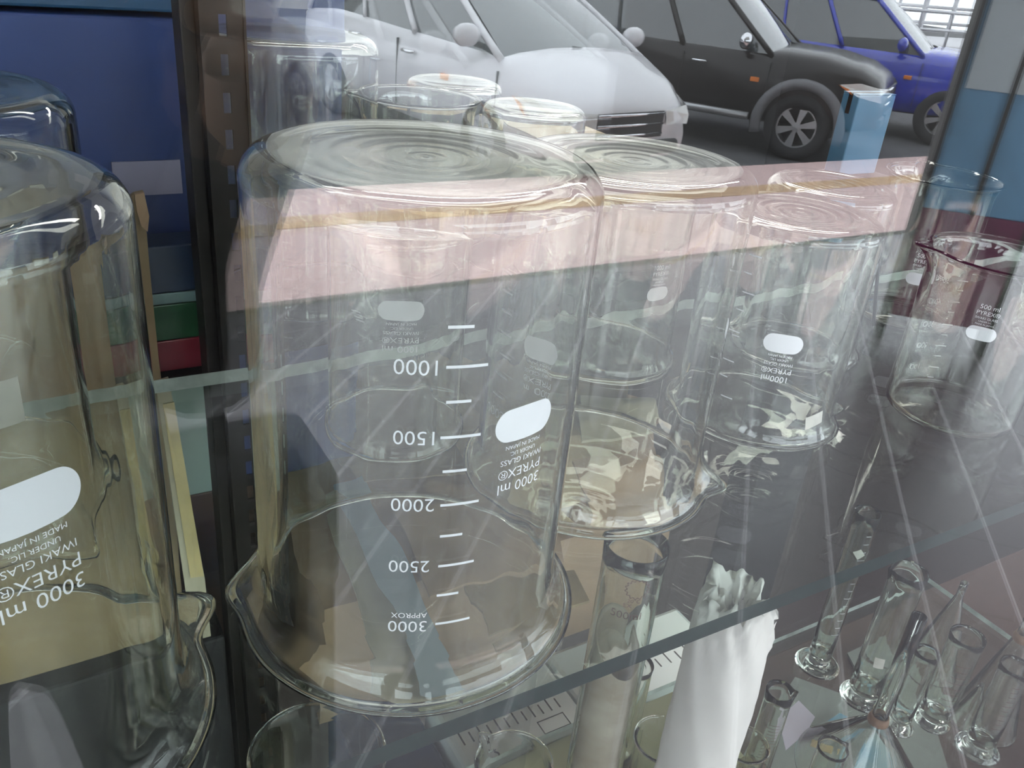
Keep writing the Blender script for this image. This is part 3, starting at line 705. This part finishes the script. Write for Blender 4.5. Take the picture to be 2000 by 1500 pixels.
# ------------------------------------------------------------------ street: ground
def tiles(name, c1, joint, jc2, s1, s2, rot, rough=.5, var=.15):
    m = bpy.data.materials.new(name); m.use_nodes = True; nt = m.node_tree; N = nt.nodes.new; L = nt.links.new; b = nt.nodes['Principled BSDF']
    b.inputs['Roughness'].default_value = rough
    geo = N('ShaderNodeNewGeometry'); mp = N('ShaderNodeMapping'); mp.inputs['Rotation'].default_value = (0, 0, rot)
    L(geo.outputs['Position'], mp.inputs[0]); sp = N('ShaderNodeSeparateXYZ'); L(mp.outputs[0], sp.inputs[0])
    def line(sock, s):
        a = N('ShaderNodeMath'); a.operation = 'DIVIDE'; a.inputs[1].default_value = s; L(sock, a.inputs[0])
        f_ = N('ShaderNodeMath'); f_.operation = 'FRACT'; L(a.outputs[0], f_.inputs[0])
        g = N('ShaderNodeMath'); g.operation = 'LESS_THAN'; g.inputs[1].default_value = .006 / s; L(f_.outputs[0], g.inputs[0]); return g.outputs[0]
    l1 = line(sp.outputs[0], s1); l2 = line(sp.outputs[1], s2)
    nz = N('ShaderNodeTexNoise'); nz.inputs['Scale'].default_value = 3; L(mp.outputs[0], nz.inputs[0])
    m0 = N('ShaderNodeMix'); m0.data_type = 'RGBA'; m0.inputs[6].default_value = (*[c * (1 - var) for c in c1], 1); m0.inputs[7].default_value = (*c1, 1); L(nz.outputs[0], m0.inputs[0])
    m1 = N('ShaderNodeMix'); m1.data_type = 'RGBA'; L(l1, m1.inputs[0]); L(m0.outputs[2], m1.inputs[6]); m1.inputs[7].default_value = (*joint, 1)
    m2 = N('ShaderNodeMix'); m2.data_type = 'RGBA'; L(l2, m2.inputs[0]); L(m1.outputs[2], m2.inputs[6]); m2.inputs[7].default_value = (*jc2, 1)
    L(m2.outputs[2], b.inputs['Base Color']); return m
FLOORT = tiles('arcade_tiles', (.062, .050, .058), (.02, .016, .018), (.34, .32, .33), .37, .244, PI / 4, .35)  # joints one way are darkened to paint in shadow, the others whitish
PINKT = tiles('pink_paving', (.55, .385, .365), (.25, .18, .18), (.3, .22, .22), .32, .32, PI / 4, .7, .1)
st(MB().box(-8, 16, -3.10, .1, -.5, 0).build('ground_arcade', FLOORT))
st(MB().box(-8, 16, -3.75, -3.55, -.62, -.25).box(-8, 16, -3.55, -3.10, -.62, -.45).build('ground_gutter', mat('gutter_concrete', (.12, .115, .10), .8, noise=.5, scale=4)))
st(MB().box(-8, 16, -6.09, -3.95, -.62, -.35).build('ground_pavement', PINKT))
st(MB().box(-8, 16, -3.95, -3.75, -.62, -.45).build('ground_drain', mat('drain_dark', (.05, .05, .045), .7, noise=.5, scale=6)))
st(MB().box(-8, 16, -5.42, -5.17, -.35, -.347).build('ground_strip', mat('tan_strip', (.50, .31, .17), .7, noise=.25, scale=6, stretch=(1, 8, 1))))
st(MB().box(-30, 40, -40, -6.09, -.7, -.5).build('road', mat('asphalt', (.09, .09, .095), .8, noise=.3, scale=5)))
# arcade roof and the houses across the street
st(MB().box(-8, 16, -2.5, .1, 2.9, 3.2).box(-8, 16, -2.5, -2.3, 2.7, 2.9).build('arcade_ceiling', mat('arcade_ceiling_paint', (.5, .5, .48), .8, noise=.1, scale=2)))
st(MB().box(-8, 16, -.1, .19, 3.0, 9).build('wall_facade', mat('facade_paint', (.45, .43, .4), .8)))
FAC = mat('opposite_paint', (.42, .40, .37), .8, noise=.2, scale=1)
def house(x0, x1, h, m, label):
    r = empty('shop_house', ((x0 + x1) / 2, -22, -.5)); hx = (x1 - x0) / 2
    MB().box(-hx, hx, -4, 0, 0, h).build('wall', m, r)
    MB().box(-hx, hx, -4.2, .4, h, h + .3).build('roof', mat('roof_grey', (.2, .19, .18), .8), r)
    for fl in range(int(h // 3.2)):
        for k in range(3):
            x = -hx + (k + .5) * 2 * hx / 3
            wf = MB().box(x - .6, x + .6, 0, .06, fl * 3.2 + 1, fl * 3.2 + 2.4).build('window', DARK, r)
    tag(r, label, 'building')
house(-6, 1.5, 6.5, FAC, 'plain shop house across the street, reached first past the parked white car')
house(1.7, 9, 7.5, mat('opposite_paint_b', (.5, .47, .4), .8, noise=.2, scale=1), 'cream shop house across the street behind the black car')
house(9.2, 18, 6.5, mat('opposite_paint_c', (.35, .37, .36), .8, noise=.2, scale=1), 'grey shop house across the street behind the blue car')

# ------------------------------------------------------------------ cars
TYRE = mat('tyre_rubber', (.022, .022, .024), .75, noise=.2, scale=30); ALLOY = mat('alloy', (.42, .43, .44), .35, metal=.8)
CHROME = mat('chrome', (.8, .8, .82), .12, metal=1.0); CGLASS = mat('car_glass', (.03, .04, .045), .04, spec=1.0, coat=1.0)
BLK = mat('black_plastic', (.02, .02, .021), .5); LAMP = mat('lamp_glass', (.62, .62, .6), .1, spec=.8, coat=.8); AMB = mat('amber_lens', (.7, .2, .03), .2)
FLARE = mat('grey_flare', (.15, .15, .16), .45)
def wheel(parent, x, y, r, side, n_sp):
    wd = .115
    m_ = MB(); m_.T = Matrix.Translation((x, y, r))
    pr_ = [(r * .62, -wd), (r * .93, -wd), (r, -wd * .7), (r, wd * .7), (r * .93, wd), (r * .62, wd), (r * .6, 0), (r * .62, -wd)]
    m_.lathe(pr_, 48, 0, 'y'); t = m_.build('tyre', TYRE, parent, True)
    m_ = MB(); m_.T = Matrix.Translation((x, y, r)); yo = side * wd * .82
    m_.lathe([(r * .63, yo - side * .03), (r * .63, yo), (r * .57, yo), (r * .56, yo - side * .12)], 40, 0, 'y')
    m_.lathe([(.001, yo + side * .005), (r * .13, yo), (r * .16, yo - side * .03)], 24, 0, 'y')
    for k in range(n_sp):
        a = 2 * PI * k / n_sp + .3; ca, sa = math.cos(a), math.sin(a)
        w0, w1 = r * .055, r * .12
        vs = []
        for rr, w_ in ((r * .1, w0), (r * .585, w1)):
            for sg in (-1, 1):
                for dy in (0, -.03):
                    vs.append((rr * ca - sg * w_ * sa, yo + side * dy, rr * sa + sg * w_ * ca))
        m_.add(vs, [(0, 2, 6, 4), (1, 5, 7, 3), (0, 4, 5, 1), (2, 3, 7, 6)])
    m_.build('rim', ALLOY, t, False)
    m_ = MB(); m_.T = Matrix.Translation((x, y, r)); m_.lathe([(.001, yo - side * .13), (r * .57, yo - side * .12)], 32, 0, 'y'); m_.build('brake_disc', BLK, t)
def interp(tb, x):
    for i in range(len(tb) - 1):
        if tb[i][0] <= x <= tb[i + 1][0]:
            u = (x - tb[i][0]) / (tb[i + 1][0] - tb[i][0]); u = u * u * (3 - 2 * u) * .5 + u * .5
            return tb[i][1] + (tb[i + 1][1] - tb[i][1]) * u
    return tb[0][1] if x < tb[0][0] else tb[-1][1]
def car(kind, label, loc, heading, paint, spec):
    """x forward, origin on the ground under the front axle"""
    r_ = empty(kind, loc, heading)
    nose, tail, wb, W2, rw = spec['nose'], spec['tail'], spec['wb'], spec['w'] / 2, spec['r']
    top = spec['top']; low = spec['low']; roof = spec['roof']
    ns = 44; ring = []
    vs = []; fs = []
    for i in range(ns + 1):
        x = tail + (nose - tail) * i / ns
        e = max(0, (x - (nose - .55)) / .55); e2 = max(0, ((tail + .35) - x) / .35)
        wdt = W2 * (1 - .22 * e ** 2.2 - .1 * e2 ** 2)
        zt = interp(top, x); zl = interp(low, x)
        crown = spec['crown'] * (1 if x > spec['ws0'] else .2)
        pts = [(-.0, zl), (.75, zl), (.97, zl + .05), (1.0, zl + (zt - zl) * .35), (1.0, zl + (zt - zl) * .6), (.975, zt - .07), (.93, zt - .01), (.8, zt + crown * .6), (.4, zt + crown), (0, zt + crown * 1.1)]
        for (a, z) in pts: vs.append((x, a * wdt, z))
        for (a, z) in pts[-2:0:-1]: vs.append((x, -a * wdt, z))
    m = 18
    for i in range(ns):
        for k in range(m):
            fs.append((i * m + k, i * m + (k + 1) % m, (i + 1) * m + (k + 1) % m, (i + 1) * m + k))
    fs.append(tuple(range(m))); fs.append(tuple(ns * m + k for k in range(m - 1, -1, -1)))
    body = mesh('body', vs, fs, [paint, BLK], r_, True)
    # wheel wells
    cut = MB()
    for wx in (0, -wb):
        for sg in (-1, 1):
            cut.T = Matrix.Translation((wx, sg * W2 * .98, rw)); rr = rw * 1.2
            cut.lathe([(.0005, -.22), (rr, -.22), (rr, .22), (.0005, .22)], 40, 0, 'y')
    cut.T = Matrix.Identity(4)
    co = cut.build('well_cutter', BLK, None); 
    bm = bmesh.new(); bm.from_mesh(co.data); bmesh.ops.remove_doubles(bm, verts=bm.verts[:], dist=.0011); bmesh.ops.recalc_face_normals(bm, faces=bm.faces[:]); bm.to_mesh(co.data); bm.free()
    bm = bmesh.new(); bm.from_mesh(body.data); bmesh.ops.recalc_face_normals(bm, faces=bm.faces[:]); bm.to_mesh(body.data); bm.free()
    md = body.modifiers.new('b', 'BOOLEAN'); md.object = co; md.operation = 'DIFFERENCE'; md.solver = 'EXACT'
    bpy.context.view_layer.update()
    me = bpy.data.meshes.new_from_object(body.evaluated_get(bpy.context.evaluated_depsgraph_get()))
    body.modifiers.clear(); body.data = me; bpy.data.objects.remove(co)
    me.materials.clear(); me.materials.append(paint)
    # cabin
    zb = lambda x: interp(top, x) - .01
    xr = [p[0] for p in roof]; xa, xb = xr[0], xr[-1]
    rt = spec['roofw'] / 2
    ws0 = spec['ws0']
    def roofp(u, v): 
        x = xa + (xb - xa) * u; a = (v - .5) * 2
        return (x, a * rt, interp(roof, x) + .05 * (1 - a * a))
    v, f = grid_surface(roofp, 14, 10); mesh('roof_panel', v, f, paint, r_, True)
    bw = W2 * .93
    def wsh(u, v):
        a = (v - .5) * 2; z0 = zb(ws0) + .0; z1 = roof[-1][1]
        wd_ = bw * (1 - u) + rt * u
        x = ws0 + (xb - ws0) * u + .12 * (1 - a * a) * (1 - u * .5)
        return (x, a * wd_ * .97, z0 + (z1 - z0) * (u ** .93) + .05 * (1 - a * a) * u)
    v, f = grid_surface(wsh, 10, 10); mesh('windscreen', v, f, CGLASS, r_, True)
    def rwn(u, v):
        a = (v - .5) * 2; x0 = spec['rs0']; z0 = zb(x0); wd_ = bw * (1 - u) + rt * u
        return (x0 + (xa - x0) * u - .06 * (1 - a * a), a * wd_ * .97, z0 + (roof[0][1] - z0) * u)
    v, f = grid_surface(rwn, 6, 8); mesh('rear_window', v, [q[::-1] for q in f], CGLASS, r_, True)
    for sg in (-1, 1):
        def sd(u, v):
            xl = spec['rs0'] + (ws0 - spec['rs0']) * u; xh = xa + (xb - xa) * u
            z0 = zb(xl); z1 = interp(roof, xh)
            return (xl + (xh - xl) * v, sg * (bw + (rt - bw) * v + .02 * math.sin(PI * v)), z0 + (z1 - z0) * v)
        v, f = grid_surface(sd, 24, 6); mesh('side_window', v, f, CGLASS, r_, True)
        m_ = MB()
        pl = [(0.0, .045), (spec.get('p1', .33), .03), (spec.get('p2', .62), .045), (1.0, .045)]
        for u, rad in pl:
            m_.tube([Vector(sd(u, k / 8)) + Vector((0, sg * .012, 0)) for k in range(9)], rad * .7, 8)
        m_.tube([Vector(sd(k / 20, 1)) + Vector((0, sg * .004, .012)) for k in range(21)], .035, 8)
        m_.build('pillars', paint, r_, True)
        # mirror
        mx = ws0 - .28; mz = zb(mx) + .12
        mm = MB(); mm.T = Matrix.Translation((mx, sg * (W2 + .10), mz))
        pf = [(0.001, -.1), (.055, -.095), (.085, -.05), (.09, 0), (.085, .05), (.055, .095), (.001, .1)]
        mm.T = mm.T @ Matrix.Scale(1.15, 4, (0, 1, 0)) @ Matrix.Scale(.75, 4, (1, 0, 0))
        mm.lathe(pf, 20, 0, 'y'); mi = mm.build('door_mirror', spec.get('mirror', paint), r_, True)
        mm = MB().tube([(mx, sg * W2 * .93, mz - .08), (mx, sg * (W2 + .06), mz - .05)], .025, 8); mm.build('mirror_arm', BLK, mi)
        # handles, trim
        for hx in (spec.get('h1', -1.35), spec.get('h2', -2.2)):
            hz = zb(hx) - .16
            MB().tube([(hx - .1, sg * W2 * 1.0, hz), (hx - .06, sg * (W2 + .035), hz), (hx + .06, sg * (W2 + .035), hz), (hx + .1, sg * W2 * 1.0, hz)], .016, 8).build('door_handle', spec.get('hm', CHROME), r_, True)
        # door seams
        for hx in (spec['ws0'] + .02, spec.get('seam', -1.55)):
            MB().box(hx - .004, hx + .004, sg * W2 * .985 - .012, sg * W2 * .985 + .016, interp(low, hx) + .12, zb(hx) - .08).build('door_seam', BLK, r_)
        if spec.get('flare'):
            for wx in (0, -wb):
                pts = [(wx + rw * 1.27 * math.cos(a), sg * (W2 + .012), rw + rw * 1.27 * math.sin(a)) for a in [PI * (k / 20) * 1.16 - .25 for k in range(21)]]
                MB().tube(pts, .062, 10).build('wheel_flare', spec['flare'], r_, True)
            MB().tube([(-.55, sg * (W2 + .08), .42), (-wb + .55, sg * (W2 + .08), .42)], .045, 8).build('side_step', ALLOY, r_, True)
        # head lamp
        hl = MB(); hz = interp(top, nose - .12) - .11; yy = sg * W2
        hq = [(nose + .012, .46, hz + .05), (nose + .016, .48, hz - .06), (nose - .015, .83, hz - .075), (nose - .25, .985, hz - .03), (nose - .46, 1.012, interp(top, nose - .46) - .15), (nose - .26, .955, interp(top, nose - .26) - .07), (nose - .06, .84, hz + .075)]
        hq = [(a_, yy * b_, c_) for a_, b_, c_ in hq]; hc = (nose - .09, yy * .80, hz + .0)
        hl.add(hq + [(hc[0] + .06, yy * .86, hc[2])], [(k_, (k_ + 1) % 7, 7) for k_ in range(7)])
        lo = hl.build('headlamp', LAMP, r_)
        MB().add([(nose - .36, yy * 1.02, interp(top, nose - .4) - .17), (nose - .48, yy * 1.022, interp(top, nose - .46) - .15), (nose - .3, yy * 1.012, hz - .02)], [(0, 1, 2)]).build('indicator', AMB, lo)
        MB().box(-.62, -.52, yy * 1.0 - .01, yy * 1.0 + .02, zb(-.6) - .3, zb(-.6) - .25, b=.005).build('side_repeater', AMB, r_)
    # grille and bumper
    gz = interp(top, nose - .3) - .2
    m_ = MB()
    for k in range(3): m_.tube([(nose + .006, -W2 * .44, hz + .03 - k * .08), (nose + .012, 0, hz + .03 - k * .08), (nose + .006, W2 * .44, hz + .03 - k * .08)], .013, 6)
    m_.build('grille_bars', CHROME, r_, True)
    MB().box(nose - .25, nose + .006, -W2 * .45, W2 * .45, hz - .16, hz + .05, b=.01).build('grille', BLK, r_)
    MB().box(nose - .22, nose + .03, -W2 * .7, W2 * .7, interp(low, nose) + .02, interp(low, nose) + .14, b=.03).build('lower_intake', BLK, r_)
    MB().box(nose + .0, nose + .035, -.26, .26, gz - .34, gz - .24, b=.005).build('number_plate', mat('plate_black', (.03, .03, .03), .4), r_)
    MB().tube([(ws0 + .16, -.5, zb(ws0) + .04), (ws0 + .05, .1, zb(ws0) + .1)], .012, 6).build('wiper', BLK, r_)
    for wx in (0, -wb):
        for sg in (-1, 1): wheel(r_, wx, sg * (W2 - .10), rw, sg, spec['spokes'])
    tag(r_, label, 'car'); return r_
HD = math.atan2(.84, .54)
RZ = -.5
suv = dict(nose=.82, tail=-3.6, wb=2.7, w=1.82, r=.37, spokes=6, ws0=-.45, rs0=-3.35, roofw=1.25, crown=.07, p1=.36, p2=.64,
           top=[(-3.6, 1.02), (-3.0, 1.12), (-1.5, 1.10), (-.45, 1.10), (.1, 1.09), (.5, 1.02), (.72, .92), (.82, .78)],
           low=[(-3.6, .45), (-2.7, .34), (-.9, .33), (.4, .36), (.82, .42)],
           roof=[(-3.1, 1.66), (-2.2, 1.76), (-1.2, 1.70)], h1=-1.25, h2=-2.2, seam=-1.45)
hatch = dict(nose=.85, tail=-3.35, wb=2.6, w=1.72, r=.30, spokes=7, ws0=.12, rs0=-3.15, roofw=1.18, crown=.09, p1=.35, p2=.62,
             top=[(-3.35, .95), (-2.5, 1.02), (-1.0, .98), (-.1, .96), (.2, .93), (.5, .82), (.72, .70), (.85, .56)],
             low=[(-3.35, .32), (-2.6, .22), (-.9, .20), (.4, .22), (.85, .26)],
             roof=[(-3.0, 1.50), (-2.0, 1.60), (-1.05, 1.54)], h1=-1.15, h2=-2.1, seam=-1.35)
P_BLK = mat('black_paint', (.012, .009, .009), .25, spec=.35, coat=.15); P_GRY = mat('dark_grey_paint', (.05, .05, .055), .3, spec=.4, coat=.2); P_BLU = mat('blue_paint', (.01, .03, .42), .2, spec=.6, coat=.8); P_WHT = mat('silver_white_paint', (.84, .83, .86), .25, spec=.6, coat=.8)
g = Gp(1540, 313, RZ)
s1 = dict(suv); s1.update(flare=FLARE, mirror=CHROME)
nrm = Vector((-math.sin(HD), math.cos(HD)))          # the side that faces the shop
cw = g - Vector((nrm.x, nrm.y, 0)) * (s1['w'] / 2)
car('car', 'black pick-up style car with grey wheel flares, mirrored in the window at the top right', (cw.x, cw.y, RZ), HD, P_BLK, s1)
g = Gp(1825, 287, RZ); s2 = dict(suv); s2.update(mirror=P_BLU, w=1.78, hm=P_BLU)
cw = g - Vector((nrm.x, nrm.y, 0)) * (s2['w'] / 2)
car('car', 'bright blue car with alloy wheels parked beyond the black one', (cw.x, cw.y, RZ), HD, P_BLU, s2)
g = Gp(950, 338, RZ); HW = HD + .42; nw = Vector((-math.sin(HW), math.cos(HW)))
cw = g - Vector((nw.x, nw.y, 0)) * (hatch['w'] / 2)
wc = car('car', 'silver white hatchback with a sloping bonnet, mirrored at the top centre', (cw.x, cw.y, RZ), HW, P_WHT, hatch); wc.scale = (1.12, 1.1, 1.12)
car('car', 'dark grey car parked beyond the silver hatchback, its lower flank mirrored at the top edge', (cw.x - 3.4, cw.y - 6.2, RZ), HD, P_GRY, dict(hatch))
# lorry with rails, top right
t = empty('rail_lorry', (16.2, -11.2, RZ), HD - .9)
MB().box(-2.4, 2.2, -1, 1, .75, .95, b=.03).build('flat_bed', mat('white_truck', (.75, .74, .76), .4), t)
for sg in (-1, 1):
    m_ = MB()
    for z in (1.2, 1.5, 1.8, 2.1): m_.tube([(-2.4, sg, z), (2.2, sg, z)], .03, 8)
    for k in range(7): m_.tube([(-2.4 + k * .76, sg, .9), (-2.4 + k * .76, sg, 2.1)], .025, 8)
    m_.build('side_rails', mat('white_rail', (.7, .7, .72), .3, metal=.3), t, True)
MB().box(2.3, 3.9, -1, 1, .5, 2.1, b=.15).build('cab', mat('white_cab', (.75, .74, .76), .35), t)
for x in (-1.5, 3.1):
    for sg in (-1, 1): wheel(t, x, sg * .85, .36, sg, 6)
tag(t, 'white lorry with railed sides mirrored beyond the blue car at the top right', 'lorry')
# shop sign standing on the arcade floor
g = Gp(1715, 650, 0)
sb = empty('standing_sign', (g.x + .30 * math.cos(.8) * .75, g.y + .30 * math.sin(.8) * .75, 0), .8)
SB = mat('sign_blue', (.20, .44, .68), .45, noise=.2, scale=3); SW = mat('sign_white', (.75, .82, .86), .45)
MB().box(-.22, .22, -.06, .06, .12, .62, b=.005).build('magenta_foot', MAG, sb)
MB().box(-.22, .22, -.05, .05, .62, 2.15, b=.005).build('sign_panel', SB, sb)
MB().box(-.19, .19, .05, .058, 1.12, 1.75, b=.003).build('pale_field', SW, sb)
m_ = MB().box(-.23, -.21, -.065, .065, 0, 2.17).box(.21, .23, -.065, .065, 0, 2.17).box(-.02, 0, .051, .062, .62, 2.15)
m_.build('sign_frame', mat('sign_dark_frame', (.03, .03, .03), .5), sb)
tag(sb, 'tall blue standing sign with a magenta foot, mirrored at the right edge', 'sign')

# ------------------------------------------------------------------ inner sliding pane, slightly out of line with the outer one
ip = empty('window_2', (.1442, .192, 1.45))
MB().box(-1.04, 0, 0, .004, -1.0, 1.0).build('pane', sheet_mat('inner_pane_glass', (0.985, 0.995, 0.99), 0.03), ip)
ip.rotation_euler = (math.radians(-.35), 0, math.radians(1.0)); ip['kind'] = 'structure'

# ------------------------------------------------------------------ the photographer
JACK = mat('dark_jacket', (.018, .018, .022), .85, noise=.3, scale=12); TROU = mat('dark_trousers', (.02, .022, .03), .85, noise=.2, scale=12)
SKIN = mat('skin', (.40, .24, .16), .55); HAIR = mat('black_hair', (.012, .01, .009), .6, noise=.3, scale=60, stretch=(1, 1, .2)); SHOE = mat('shoe_black', (.02, .02, .02), .4)
def skin_person(name, loc):
    V_ = []; E_ = []; Rr = []; roots = []
    def chain(pts, first=None, root=False):
        k = first
        for (x, y, z, r) in pts:
            V_.append((x, y, z)); Rr.append(r); n = len(V_) - 1
            if k is None: 
                if root: roots.append(n)
            else: E_.append((k, n))
            k = n
        return k
    pel = chain([(0, 0, .93, .18)], None, True)
    che = chain([(0, .0, 1.06, .17), (0, 0, 1.22, .195), (0, -.01, 1.36, .17)], pel)
    nk = chain([(0, 0, 1.45, .06), (0, .02, 1.51, .058), (0, .035, 1.58, .078), (0, .015, 1.65, .098), (0, -.005, 1.70, .085)], che)
    for sg in (-1, 1):
        chain([(sg * .1, 0, .86, .1), (sg * .105, .01, .5, .062), (sg * .11, -.01, .28, .058), (sg * .11, -.02, .09, .042), (sg * .115, .08, .04, .04), (sg * .12, .16, .035, .032)], pel)
        chain([(sg * .19, -.01, 1.37, .085), (sg * .20, .03, 1.22, .062), (sg * .185, .1, 1.13, .056), (sg * .16, .24, 1.28, .045), (.06 + sg * .115, .38, 1.425, .027), (.06 + sg * .105, .405, 1.455, .03)], che)
    for sg in (-1, 1):
        px_, py_, pz_ = .06 + sg * .105, .405, 1.46
        for i, (dz, ln) in enumerate([(.028, .030), (.010, .034), (-.008, .032), (-.024, .026)]):
            chain([(px_, py_, pz_ + dz * .5, .011), (px_ - sg * .005, py_ + .022, pz_ + dz + .01, .0088), (px_ - sg * (.012 + ln * .3), py_ + .038, pz_ + dz + .012, .008), (px_ - sg * (.012 + ln * .8), py_ + .041, pz_ + dz + .012, .0068)], None, True)
        chain([(px_, py_ - .01, pz_, .012), (px_ - sg * .02, py_ + .0, pz_ + .025, .0095), (px_ - sg * .045, py_ + .012, pz_ + .03, .008)], None, True)
    me = bpy.data.meshes.new(name); me.from_pydata(V_, E_, []); o = put(bpy.data.objects.new(name, me))
    o.modifiers.new('s', 'SKIN'); ms = o.modifiers.new('ss', 'SUBSURF'); ms.levels = 2
    for i, sv in enumerate(me.skin_vertices[0].data):
        sv.radius = (Rr[i], Rr[i] * (.78 if V_[i][2] > .8 and abs(V_[i][0]) < .05 and V_[i][2] < 1.4 else 1)); sv.use_root = i in roots
    bpy.context.view_layer.update()
    m2 = bpy.data.meshes.new_from_object(o.evaluated_get(bpy.context.evaluated_depsgraph_get()))
    o.modifiers.clear(); o.data = m2; m2.materials.clear()
    for m_ in (JACK, TROU, SKIN, SHOE): m2.materials.append(m_)
    for p in m2.polygons:
        c_ = p.center; p.use_smooth = True
        p.material_index = 3 if c_.z < .09 else 1 if c_.z < .97 else 2 if (c_.z > 1.47 and abs(c_.x) < .12 and c_.y < .2) or c_.y > .375 else 0
    o.location = loc
    # hair cap
    v, f = grid_surface(lambda u, w_: (.103 * math.sin(2 * PI * u) * math.sin(w_ * 1.75), -.012 + .108 * math.cos(2 * PI * u) * math.sin(w_ * (1.75 if math.cos(2 * PI * u) < .2 else 1.1)), 1.66 + .108 * math.cos(w_ * (1.75 if math.cos(2 * PI * u) < .2 else 1.1))), 32, 10)
    h = mesh('hair', v, f, HAIR, o, True); md = h.modifiers.new('t', 'SOLIDIFY'); md.thickness = .012
    for sg in (-1, 1):
        m_ = MB().tube([(sg * .09, .01, 1.60), (sg * .105, .0, 1.625), (sg * .108, .0, 1.65), (sg * .092, .012, 1.655)], [.008, .012, .012, .006], 8); m_.build('ear', SKIN, o, True)
        m_ = MB(); m_.T = Matrix.Translation((sg * .032, .105, 1.645)); m_.lathe([(.001, -.011), (.009, -.007), (.012, 0), (.009, .007), (.001, .011)], 12); m_.build('eye', mat('eye_white', (.5, .5, .5), .3), o, True)
    MB().tube([(0, .1, 1.65), (0, .125, 1.625), (0, .135, 1.605), (0, .112, 1.598)], [.008, .012, .014, .010], 8).build('nose', SKIN, o, True)
    MB().tube([(-.024, .103, 1.572), (0, .113, 1.570), (.024, .103, 1.572)], [.003, .006, .003], 8).build('mouth', mat('lips', (.35, .14, .12), .5), o, True)
    return o
pp = skin_person('person', (-.06, -.46, 0))
tag(pp, 'person in dark clothes holding a phone sideways up to the window', 'person')
ph_ = MB().box(-.077, .077, -.0385, .0385, .004, .012, b=.003).build('phone', mat('phone_black', (.01, .01, .011), .15, coat=.5)); ph_.matrix_world = M @ Matrix.Translation((0, -.015, .0))
MB().box(-.072, .072, -.0355, .0355, .0122, .0124).build('screen', mat('phone_screen', (.02, .02, .02), .1), ph_)
tag(ph_, 'black phone held sideways in both hands against the window', 'phone')

# bag added at the photographer's hip to block the street reflection there
bg = empty('added_bag', (.12, -.635, .30)); BAGM = mat('bag_canvas', (.02, .02, .024), .9, noise=.3, scale=20, bump=.3)
MB().box(0, .20, -.09, .09, 0, .56, b=.035).build('bag_body', BAGM, bg, True)
MB().box(-.002, .202, -.096, .096, .38, .585, b=.03).build('flap', BAGM, bg, True)
MB().tube([(.07, 0, .57), (.06, 0, .8), (.05, .01, 1.0), (.02, .03, 1.25), (-.01, .07, 1.44)], .012, 8).build('shoulder_strap', BAGM, bg, True)
tag(bg, 'large dark bag added at the hip of the person to block the street reflection', 'bag')


p0 = Hp(1704, 640, 0); p1 = Vp(1727, 388, p0.y)
o = MB().tube([p0 + Vector((0, 0, .0022)), (p1.x, p1.y, p1.z)], .0016, 10).build('glass_rod', mat('dark_rod', (.03, .03, .032), .3), None, True); tag(o, 'thin dark rod standing between the upside-down beakers and the upright 500 ml one', 'rod')

# ------------------------------------------------------------------ groups of like things
for o in list(C.objects):
    if o.parent is None and o.get('category'):
        n_ = o.name.split('.')[0]; p_ = o.matrix_world.translation if o.type == 'EMPTY' else o.location
        if n_ == 'beaker': o['group'] = 'beakers on the middle glass shelf' if o.location.z > 1.1 and o.location.y < .6 else 'spare beakers on the back shelf' if o.location.z > 1.1 else 'beakers on the lower glass shelf'
        elif n_ in ('measuring_cylinder', 'glass_tube'): o['group'] = 'cylinders on the lower glass shelf'
        elif n_ == 'glass_funnel': o['group'] = 'inverted funnels on the lower glass shelf'
        elif n_ == 'car': o['group'] = 'cars parked nose to the pavement'
        elif n_ == 'shop_house': o['group'] = 'shop houses across the street'
        elif n_ == 'blue_carton': o['group'] = 'blue cartons behind the glass shelf'
        elif n_ == 'instrument_box': o['group'] = 'white instrument boxes under the shelf'
        elif n_ == 'glass_shelf': o['group'] = 'glass shelves in the window'
